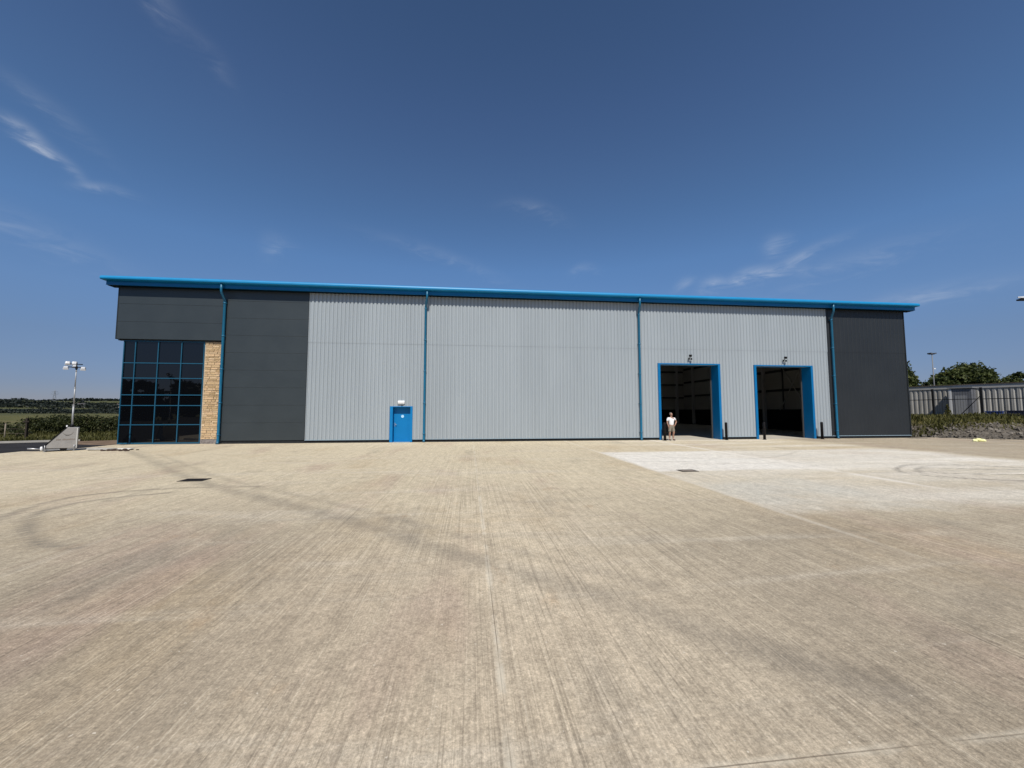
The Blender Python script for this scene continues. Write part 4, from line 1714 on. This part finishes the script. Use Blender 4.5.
    for x, y, zz, tilt in ((mx - .52, my - .06, 3.90, 30), (mx + .34, my - .06, 3.90, 35), (mx - .46, my + .2, 4.14, 50), (mx - .08, my + .10, 3.99, 20), (mx - .12, my + .2, 4.15, 60)):
        mb = MB()
        rot = Matrix.Rotation(R(tilt), 3, 'X')
        pts = [rot @ Vector(p) + Vector((x, y, zz)) for p in
               ((-.15, -.11, -.05), (.15, -.11, -.05), (.15, .11, -.05), (-.15, .11, -.05), (-.10, -.07, .06), (.10, -.07, .06), (.10, .07, .06), (-.10, .07, .06))]
        mb.poly(pts, [(0, 3, 2, 1), (4, 5, 6, 7), (0, 1, 5, 4), (1, 2, 6, 5), (2, 3, 7, 6), (3, 0, 4, 7)])
        lh = mb.build('floodlight_head', mat('floodlight_shell', (.60, .61, .62), .35, .2), t, .012)
    for ch in [o for o in COL.objects if o.parent == t]:      # a short, narrow trailer
        for v in ch.data.vertices:
            v.co.x *= .64
            v.co.y *= .70


light_tower()

# ---- odds and ends by the glazed corner
def debris():
    t = thing('broken_slab', 'broken pale concrete slab end lying by the glazed corner', 'concrete slab', W(2.15, -2.85, 0), ANG + R(10))
    mb = MB()
    mb.poly([(-.55, -.2, .03), (.35, -.28, .02), (.5, .12, .02), (-.4, .25, .03), (-.52, -.17, .11), (.32, -.25, .07), (.47, .1, .07), (-.38, .22, .10)],
            [(0, 3, 2, 1), (4, 5, 6, 7), (0, 1, 5, 4), (1, 2, 6, 5), (2, 3, 7, 6), (3, 0, 4, 7)])
    mb.build('slab', M_KERB, t, .01)
    mb = MB()
    mb.box(-.45, .3, -.22, .18, 0, .028)
    mb.build('packing_board', M_BLACK, t)
    o = MB()
    for k in range(28):
        s = random.uniform(.03, .10)
        x, y = random.gauss(0, .38), random.gauss(0, .14)
        o.lathe([(s * .9, 0), (s, s * .25), (s * .5, s * .6)], (x, y, 0), 7, smooth=False)
    d = o.build('dirt_heap', mat('wet_soil', (.06, .04, .03), .9, 0, .2, .4, 9))
    d.location = W(3.1, -3.3, 0)
    tag(d, 'small scatter of dark soil crumbs on the concrete by the slab', 'soil', kind='stuff')


debris()
mb = MB()
mb.box(-.95, .75, -.11, .11, 0, .10)
o = mb.build('kerb_stone', mat('pale_kerb', (.60, .60, .57), .8, 0, .3, .1, 4), None, .015)
o.location = (-19.35, 18.95, -.07)
o.rotation_euler = (0, 0, R(8))
tag(o, 'loose pale kerb stone lying right of the light tower', 'kerb stone')

# yellow bag at the yard edge, right
def yellow_bag():
    bm = bmesh.new()
    bmesh.ops.create_icosphere(bm, subdivisions=3, radius=1)
    for v in bm.verts:
        n = mnoise.noise(v.co * 2.3) * .28 + mnoise.noise(v.co * 6) * .12
        v.co = v.co * (1 + n)
        v.co = Vector((v.co.x * .40, v.co.y * .22, max(-.05, v.co.z) * .16))
    me = bpy.data.meshes.new('yellow_bag')
    bm.to_mesh(me)
    bm.free()
    me.materials.append(mat('yellow_plastic', (.72, .66, .16), .45, 0, .5, .25, 6, .4, 30, var2=(.85, .85, .5)))
    o = bpy.data.objects.new('yellow_bag', me)
    COL.objects.link(o)
    o.location = (28.3, 23.5, .03)
    o.rotation_euler = (0, 0, R(12))
    tag(o, 'crumpled yellow plastic bag on the concrete near the earth bank', 'bag')


yellow_bag()

# ================================================================== RIGHT BACKGROUND
def street_lamp_near():
    t = thing('street_lamp', 'tall street lamp at the right edge, only its lamp head showing', 'street lamp', (30.45, 20.55, -.02))
    mb = MB()
    mb.tube([(0, 0, 0), (0, 0, 1.2)], .085, 14)
    mb.tube([(0, 0, 1.2), (0, 0, 7.5), (-.15, -.02, 7.78), (-2.1, -.33, 7.87)], [.06, .045, .04, .032], 12)
    mb.build('post', M_GALV, t)
    mb = MB()
    v = [(-3.62, -.50, 7.86), (-2.9, -.54, 7.81), (-2.05, -.42, 7.83), (-2.05, -.24, 7.83), (-2.9, -.30, 7.81), (-3.58, -.42, 7.86),
         (-3.60, -.49, 7.92), (-2.9, -.52, 7.98), (-2.05, -.40, 7.94), (-2.05, -.26, 7.94), (-2.9, -.32, 7.98), (-3.56, -.43, 7.92)]
    mb.poly(v, [(0, 5, 4, 3, 2, 1), (6, 7, 8, 9, 10, 11)] + [(k, (k + 1) % 6, 6 + (k + 1) % 6, 6 + k) for k in range(6)])
    mb.build('lamp_head', mat('lamp_shell', (.60, .61, .62), .35, .2), t, .01)
    mb = MB()
    mb.box(-3.5, -2.2, -.50, -.32, 7.73, 7.806)
    mb.build('lens', M_BLACK, t)


street_lamp_near()


def far_lamp():
    t = thing('lamp_post', 'slim galvanised lamp post with flat head behind the grey fence wall', 'lamp post', (52.75, 48, 1.0))
    mb = MB()
    mb.tube([(0, 0, 0), (0, 0, 7.9)], [.075, .045], 10)
    mb.build('post', mat('dull_zinc', (.17, .175, .18), .6, .2), t)
    mb = MB()
    mb.box(-.25, .25, -.10, .10, 7.86, 7.90)
    mb.poly([(-.36, -.22, 7.92), (-.06, -.22, 7.86), (-.06, .22, 7.86), (-.36, .22, 7.92), (-.36, -.22, 8.06), (-.06, -.22, 8.02), (-.06, .22, 8.02), (-.36, .22, 8.06)],
            [(0, 3, 2, 1), (4, 5, 6, 7), (0, 1, 5, 4), (1, 2, 6, 5), (2, 3, 7, 6), (3, 0, 4, 7)])
    mb.poly([(.36, -.22, 7.92), (.06, -.22, 7.86), (.06, .22, 7.86), (.36, .22, 7.92), (.36, -.22, 8.06), (.06, -.22, 8.02), (.06, .22, 8.02), (.36, .22, 8.06)],
            [(0, 3, 2, 1), (4, 5, 6, 7), (0, 1, 5, 4), (1, 2, 6, 5), (2, 3, 7, 6), (3, 0, 4, 7)])
    mb.build('lamp_head', mat('dark_lamp_shell', (.07, .07, .075), .5), t)
    mb = MB()
    mb.box(.02, .24, -.10, .10, 6.0, 6.12)
    mb.build('camera_box', M_WHITEP, t)


far_lamp()

# grey corrugated shed wall behind the fence
FW0, FW1 = Vector((42.0, 43.6, 0)), Vector((52.4, 20.5, 0))


def shed():
    d = (FW1 - FW0)
    ln = d.length
    t = thing('corrugated_shed', 'low pale grey corrugated shed behind the dark fence', 'shed', (FW0.x, FW0.y, .95), math.atan2(d.y, d.x))
    m = mat('weathered_sheet', (.36, .35, .325), .7, 0, .3, .16, 1.2, stretch=(1, 1, .2))
    mb = MB()
    ribs(mb, 0, ln, 0, 3.05, 0, pitch=.36, depth=.055, crest=.16, valley=.08)
    mb.build('wall', m, t, fix=False)
    mb = MB()
    mb.box(-.03, ln + .2, -.10, 8, 3.05, 3.42)
    mb.build('roof', mat('shed_roof', (.36, .355, .34), .6, 0, .4, .1, 1), t)
    mb = MB()
    mb.box(-.1, ln + .3, -.16, 8.1, 3.42, 3.47)
    mb.build('roof_edge', mat('rusty_edge', (.10, .075, .055), .8), t)
    mb = MB()
    mb.box(0, .15, .02, 8, 0, 3.05)
    mb.box(.15, ln, 7.85, 8, 0, 3.05)
    mb.build('end_wall', m, t)


shed()


# dark steel fence on the bank: posts, rails, thin pales
def fence():
    p0, p1 = Vector((37.6, 38.6, 1.22)), Vector((43.6, 22.5, 1.22))
    d = p1 - p0
    ln = d.length
    t = thing('steel_fence', 'dark steel fence with posts and thin pales on top of the bank', 'fence', p0, math.atan2(d.y, d.x))
    fm = mat('fence_paint', (.009, .010, .011), .6, 0, .3)
    for x in np.arange(.33, ln, 3.005):
        mb = MB()
        mb.box(x - .07, x + .07, -.05, .05, -.3, 2.60)
        mb.build('post', fm, t)
    for zz in (.25, 1.62):
        mb = MB()
        mb.box(0, ln, .052, .085, zz - .028, zz + .028)
        mb.build('rail', fm, t)
    mb = MB()
    x = .1
    while x < ln:
        mb.box(x - .006, x + .006, .087, .098, .05, 2.45)
        x += .165
    o = mb.build('pales', fm, t)
    o['kind'] = 'stuff'
    mb = MB()
    mb.tube([(5.0, 0, .2), (6.3, 0, 1.9)], .03, 8)
    mb.build('brace', fm, t)


fence()


def cabinet():
    d = FW1 - FW0
    dirv = d.normalized()
    t = thing('steel_cabin', 'grey steel cabin with a white edge standing against the corrugated shed', 'cabin', FW0 + dirv * 5.63 + Vector((-.75, -.35, 1.0)), math.atan2(d.y, d.x))
    mb = MB()
    mb.box(0, 1.45, -.5, .5, 0, 3.0)
    mb.build('body', mat('cabin_grey', (.13, .135, .15), .5, 0, .4, .15, 2), t, .02)
    mb = MB()
    mb.box(-.06, .14, -.53, .53, 0, 2.9)
    mb.build('edge_post', mat('cabin_white', (.62, .62, .62), .5), t)
    mb = MB()
    mb.box(-.12, 1.55, -.6, .55, 3.0, 3.12)
    mb.build('roof', mat('cabin_roof', (.20, .205, .21), .5), t)
    mb = MB()
    mb.box(.35, 1.1, -.52, -.50, .1, 2.3)
    mb.build('door', mat('cabin_door', (.25, .255, .265), .5), t)


cabinet()


def crate(x, y, z, rz, w, label, dark):
    m = mat('blue_plastic' if not dark else 'navy_plastic', (.02, .05, .20) if not dark else (.018, .022, .05), .5)
    t = thing('storage_crate', label, 'crate', (x, y, z), rz, 'blue crates behind the fence')
    mb = MB()
    h = .55
    mb.box(-w, w, -.3, -.26, 0, h); mb.box(-w, w, .26, .3, 0, h)
    mb.box(-w, -w + .04, -.26, .26, 0, h); mb.box(w - .04, w, -.26, .26, 0, h)
    mb.box(-w + .04, w - .04, -.26, .26, 0, .04)
    for k in np.linspace(-w + .1, w - .1, 5):
        mb.box(k - .02, k + .02, -.325, -.30, .03, h - .05)
    mb.build('body', m, t)
    mb = MB()
    mb.box(-w - .04, w + .04, -.34, .34, h, h + .06)
    mb.build('rim', m, t)


crate(41.5, 33.2, 1.2, R(-62), .45, 'bright blue crate right of the fence brace, left of the pair', False)
crate(42.6, 32.4, 1.25, R(-62), .62, 'darker navy crate behind the fence, right of the pair', True)


def tree(name, label, loc, blobs, n, size, trunk_h, m=M_LEAF, group=None, cat='tree', limbs=6, shell=.5):
    t = thing(name, label, cat, loc, 0, group)
    P, T = blob_points(blobs, n, shell)
    leaf_mesh('crown', m, P, rng.uniform(.6, 1.25, len(P)) * size, T, t)
    mb = MB()
    r0 = max(.05, trunk_h * .045)
    mb.tube([(0, 0, -.3), (.05, 0, trunk_h * .5), (.02, .05, trunk_h)], [r0 * 1.2, r0, r0 * .8], 10)
    for k in range(limbs):
        b = blobs[k % len(blobs)]
        mb.tube([(.02, .05, trunk_h * random.uniform(.6, 1)), (b[0] * .5, b[1] * .5, (trunk_h + b[2]) * .5), (b[0], b[1], b[2] + b[5] * .3)], [r0 * .5, r0 * .32, r0 * .12], 7)
    mb.build('trunk', M_BARK, t)
    return t


# wide tree behind the shed
tree('broadleaf_tree', 'wide dense green tree rising behind the grey shed', (71, 60, 1),
     [(-3.6, 0, 4.4, 1.9, 1.7, 1.6), (-1.9, .3, 5.6, 2.2, 2.0, 1.8), (.2, 0, 6.1, 2.4, 2.1, 1.9), (2.0, .2, 6.1, 1.9, 1.9, 1.7), (3.0, 0, 4.9, 1.5, 1.6, 1.6),
      (1.0, -.4, 4.4, 2.6, 2.0, 1.8), (-1.4, -.4, 3.7, 2.6, 2.0, 1.7), (3.6, 0, 6.0, .8, .8, .6), (-4.2, 0, 3.4, 1.0, 1.0, 1.0), (2.5, 0, 3.2, 1.7, 1.5, 1.5)], 17000, .24, 3.2)
tree('shrub_tree', 'ragged thin tree half hidden by the right end of the warehouse', (61.6, 60, 1),
     [(-1.4, 0, 7.7, 1.5, 1.3, 2.0), (-.6, 0, 6.3, 1.3, 1.2, 1.5), (1.5, 0, 6.4, .75, .7, .75), (.5, 0, 5.2, 1.2, 1, .9), (1.7, .1, 4.6, 1.5, 1.2, 1.0), (3.0, 0, 4.1, 1.6, 1.0, .7), (-1, 0, 4, 2.2, 1.3, 1.6)], 5200, .20, 3)
tree('small_tree', 'smaller leftward one of two dark treetops above the shed at far right', (103.6, 80, 1.5),
     [(0, 0, 6.6, 1.1, 1.0, .9), (-1.3, 0, 5.8, 1.1, 1, .7), (.4, 0, 5.4, 1.3, 1, 1.0)], 2000, .28, 4)
tree('small_tree', 'rightmost dark treetop above the shed at far right', (106.9, 80, 1.7),
     [(-1.2, 0, 6.9, 1.1, 1.0, 1.1), (0, 0, 6.0, 1.5, 1.2, 1.1), (1.4, 0, 5.6, 1.4, 1.1, .9)], 2200, .28, 4)

# bare twiggy shrub between them
def twigs():
    t = thing('bare_shrub', 'pale leafless twiggy shrub between the ragged tree and lamp post', 'shrub', (64.6, 59.3, 1))
    mb = MB()
    for k in range(60):
        a, l = random.uniform(-1.4, 1.4), random.uniform(2.8, 5.0)
        x = random.uniform(-.6, .6)
        mb.tube([(x, random.uniform(-.3, .3), .0), (x + a * .4, 0, l * .6), (x + a + random.uniform(-.2, .2), random.uniform(-.3, .3), l)], [.035, .022, .008], 4)
    mb.build('branches', M_TWIG, t)


twigs()

# weeds standing against the fence
t = thing('weed_clump', 'tall straggly weed clump in front of the dark fence', 'weeds', (37.4, 33.2, 1.1))
P, T = blob_points([(0, 0, .3, .6, .3, .5), (.15, 0, .8, .3, .2, .5)], 600, .1)
leaf_mesh('foliage', M_GRASS, P, rng.uniform(.5, 1.2, len(P)) * .06, T + .1, t)

# ================================================================== LEFT BACKGROUND
def bush(label, loc, blobs, n, size):
    t = thing('bush', label, 'bush', loc, 0, 'bushes along the road verge')
    P, T = blob_points(blobs, n, .55)
    P[:, 2] = np.maximum(P[:, 2], .02)
    leaf_mesh('foliage', M_LEAFB, P, rng.uniform(.5, 1.2, len(P)) * size, T, t)
    mb = MB()
    for k in range(7):
        b = blobs[k % len(blobs)]
        mb.tube([(b[0] * .3, b[1] * .3, -.1), (b[0] * .7, b[1] * .7, b[2] * .6), (b[0] + random.uniform(-.3, .3), b[1], b[2] + b[5] * .5)], [.04, .03, .01], 6)
    mb.build('stems', M_BARK, t)


bush('round dark bush at the left edge beyond the road', (-43.2, 31.6, -.15),
     [(0, 0, .62, 1.5, 1.0, .72), (1.5, -.2, .5, 1.2, .9, .55), (-1.8, 0, .6, 1.5, 1.0, .7)], 3600, .085)
bush('largest bush, directly behind the light tower and its left side', (-39.4, 33.0, -.15),
     [(-1.6, -.3, .5, 1.2, .9, .6), (-.4, 0, .75, 1.4, 1.0, .78), (1.0, 0, .85, 1.4, 1.0, .72), (2.3, 0, .75, 1.3, 1.0, .72)], 6500, .085)
bush('leafy bush between the light tower and the glazed corner', (-36.2, 33.8, -.15),
     [(-1.0, 0, .72, 1.3, 1.0, .80), (.4, 0, .85, 1.4, 1.0, .72), (1.8, 0, .8, 1.4, 1.0, .7)], 5200, .085)
bush('low bush at the foot of the dark post', (-36.6, 28.6, -.15), [(0, 0, .25, .8, .5, .36), (.8, .1, .22, .6, .4, .3)], 1300, .06)
bush('low scrubby bush close behind the kerb at the left edge', (-37.4, 26.9, -.15), [(0, 0, .3, 1.1, .6, .34), (-1.2, 0, .28, 1.0, .5, .34)], 1500, .06)


def gate_post():
    t = thing('timber_post', 'dark timber post with short crosspiece beyond the road', 'post', (-31.65, 25.25, -.1))
    m = mat('dark_timber', (.035, .028, .022), .9, 0, .2, .3, 6)
    mb = MB()
    mb.box(-.055, .055, -.055, .055, -.2, 1.48)
    mb.build('upright', m, t, .008)
    mb = MB()
    mb.box(-.20, .20, -.075, -.057, 1.20, 1.30)
    mb.build('crosspiece', m, t)


gate_post()
# wire stock fence running from the post
mb = MB()
pp = []
for k in range(9):
    x = -33.9 - k * 2.3
    y = 25.9 - k * .55
    mb.tube([(x, y, -.3), (x, y, 1.0)], .035, 6)
    pp.append((x, y))
for zz in (.35, .65, .92):
    mb.tube([(p[0], p[1], zz) for p in [(-31.7, 25.3)] + pp], .005, 4)
o = mb.build('stock_fence', M_TWIG)
tag(o, 'thin wire stock fence on stakes leading left from the dark timber post', 'fence')


def far_rows():
    def row(pts, h, n, size, depth, seed):
        P, T = [], []
        for k in range(n):
            s = random.random() * (len(pts) - 1)
            i = int(s)
            f = s - i
            x = pts[i][0] * (1 - f) + pts[i + 1][0] * f
            y = pts[i][1] * (1 - f) + pts[i + 1][1] * f
            hh = h * (.55 + .9 * abs(hnoise(x, y, .9 / h * .35, seed)) + .25 * hnoise(x, y, .9 / h, seed))
            dy = random.gauss(0, depth)
            P.append((x + random.gauss(0, depth * .6), y + dy, terrain_h(x, y + dy) + hh * random.random() ** .7))
            T.append(.45 + .6 * hnoise(x, y, 2.0 / h, seed + 4) + random.uniform(-.25, .25))
        return np.array(P), np.array(T)
    P, T = row([(-560, 300), (-420, 300), (-330, 295), (-268, 300)], 4.2, 7000, 1, 3, 5)
    o = leaf_mesh('hedgerow', M_LEAFD, P, rng.uniform(.4, .9, len(P)), T)
    tag(o, 'dark hedgerow across the far side of the field at left', 'hedgerow', kind='stuff')
    P, T = row([(-330, 262), (-280, 275), (-235, 250), (-205, 215)], 3.2, 5000, 1, 4, 9)
    o = leaf_mesh('hedgerow', M_LEAFD, P, rng.uniform(.35, .8, len(P)), T + .1)
    tag(o, 'mid distance hedgerow behind the light tower mast', 'hedgerow', kind='stuff')
    allP, allT = [], []
    for pts, h, sd in (([(-1500, 760), (-1100, 720), (-760, 700), (-560, 690)], 9, 1), ([(-1300, 930), (-900, 950), (-650, 930)], 10, 2),
                       ([(-2200, 1500), (-1600, 1500), (-1200, 1480), (-950, 1500)], 13, 3), ([(-3000, 2150), (-2200, 2200), (-1700, 2150), (-1400, 2200)], 15, 4)):
        P, T = row(pts, h, 5500, 1, h, sd)
        allP.append(P)
        allT.append(T)
    P, T = np.concatenate(allP), np.concatenate(allT)
    o = leaf_mesh('woodland', M_LEAFD, P, rng.uniform(1.2, 3.0, len(P)) * np.clip(np.linalg.norm(P[:, :2], axis=1) / 1200, .8, 2.2), T)
    tag(o, 'dark strips of woodland along the far low hills', 'woodland', kind='stuff')
    # the wood behind the photographer, seen as a dark outline in the glass
    P, T = [], []
    for k in range(20):
        cx, cy = -135 + k * 5.6 + random.uniform(-1, 1), -62 + random.uniform(-5, 5)
        hh = random.uniform(8.2, 9.4) + (2.2 if k in (4, 5, 9, 10, 15) else 0)
        p, tt = blob_points([(cx, cy, hh * .45, 4.6, 3.2, hh * .5), (cx + 2.5, cy, hh * .35, 4.0, 3, hh * .42), (cx, cy, hh * .78, 3.0, 2.2, hh * .24)], 1700, .2)
        P.append(p)
        T.append(tt)
    P, T = np.concatenate(P), np.concatenate(T)
    o = leaf_mesh('tree_belt', M_LEAFD, P, rng.uniform(.6, 1.1, len(P)), T)
    tag(o, 'belt of dark trees mirrored in the tall corner window', 'trees', kind='stuff')


far_rows()


def pylon():
    t = thing('pylon', 'faint lattice electricity pylon on the far horizon at left', 'pylon', (-1426, 1200, terrain_h(-1426, 1200)), R(40))
    m = mat('pylon_steel', (.22, .24, .26), .6)
    z0 = 0
    mb = MB()
    H = 36
    w = lambda z: 4.0 * (1 - z / H) ** 1.2 + .5
    lv = [0, 6, 11.5, 16, 20, 23.5, 27, 30.5, 36]
    for sx in (-1, 1):
        for sy in (-1, 1):
            mb.tube([(sx * w(z), sy * w(z), z) for z in lv], .22, 5)
    for a, b in zip(lv[:-1], lv[1:]):
        for s in (-1, 1):
            mb.tube([(-w(a), s * w(a), a), (w(b), s * w(b), b)], .14, 4)
            mb.tube([(w(a), s * w(a), a), (-w(b), s * w(b), b)], .14, 4)
    mb.build('tower', m, t)
    for z, l in ((22, 8), (27, 9.5), (31.5, 7)):
        mb = MB()
        mb.tube([(-l, 0, z), (0, 0, z + 1.2), (l, 0, z)], .2, 5)
        mb.tube([(-l, 0, z), (l, 0, z)], .2, 5)
        mb.build('crossarm', m, t)


pylon()


def far_house(x, y, rz, label, w=10):
    t = thing('far_house', label, 'house', (x, y, terrain_h(x, y)), rz, 'houses on the far hillside')
    mb = MB()
    mb.box(-w / 2, w / 2, -4, 4, -1, 5)
    mb.build('wall', mat('render_pale', (.52, .49, .44), .8), t)
    mb = MB()
    mb.prism([(-4.5, 5), (4.5, 5), (0, 8.2)], -w / 2 - .4, w / 2 + .4)
    r = mb.build('roof', mat('slate', (.09, .085, .09), .7), t)
    mb = MB()
    mb.box(-w * .35, -w * .35 + .9, -.5, .5, 7.2, 9.3)
    mb.build('chimney', mat('chimney_brick', (.22, .13, .1), .8), r)
    mb = MB()
    for k in (-.3, 0, .3):
        for z in (1, 3.2):
            mb.box(w * k - .6, w * k + .6, -4.03, -3.99, z, z + 1.2)
    mb.build('windows', mat('dark_pane', (.03, .03, .035), .2), t)


far_house(-860, 770, R(48), 'pale far house left of two, on the hillside behind the mast')
far_house(-808, 795, R(40), 'pale far house nearest the glazed corner on the hillside', 13)
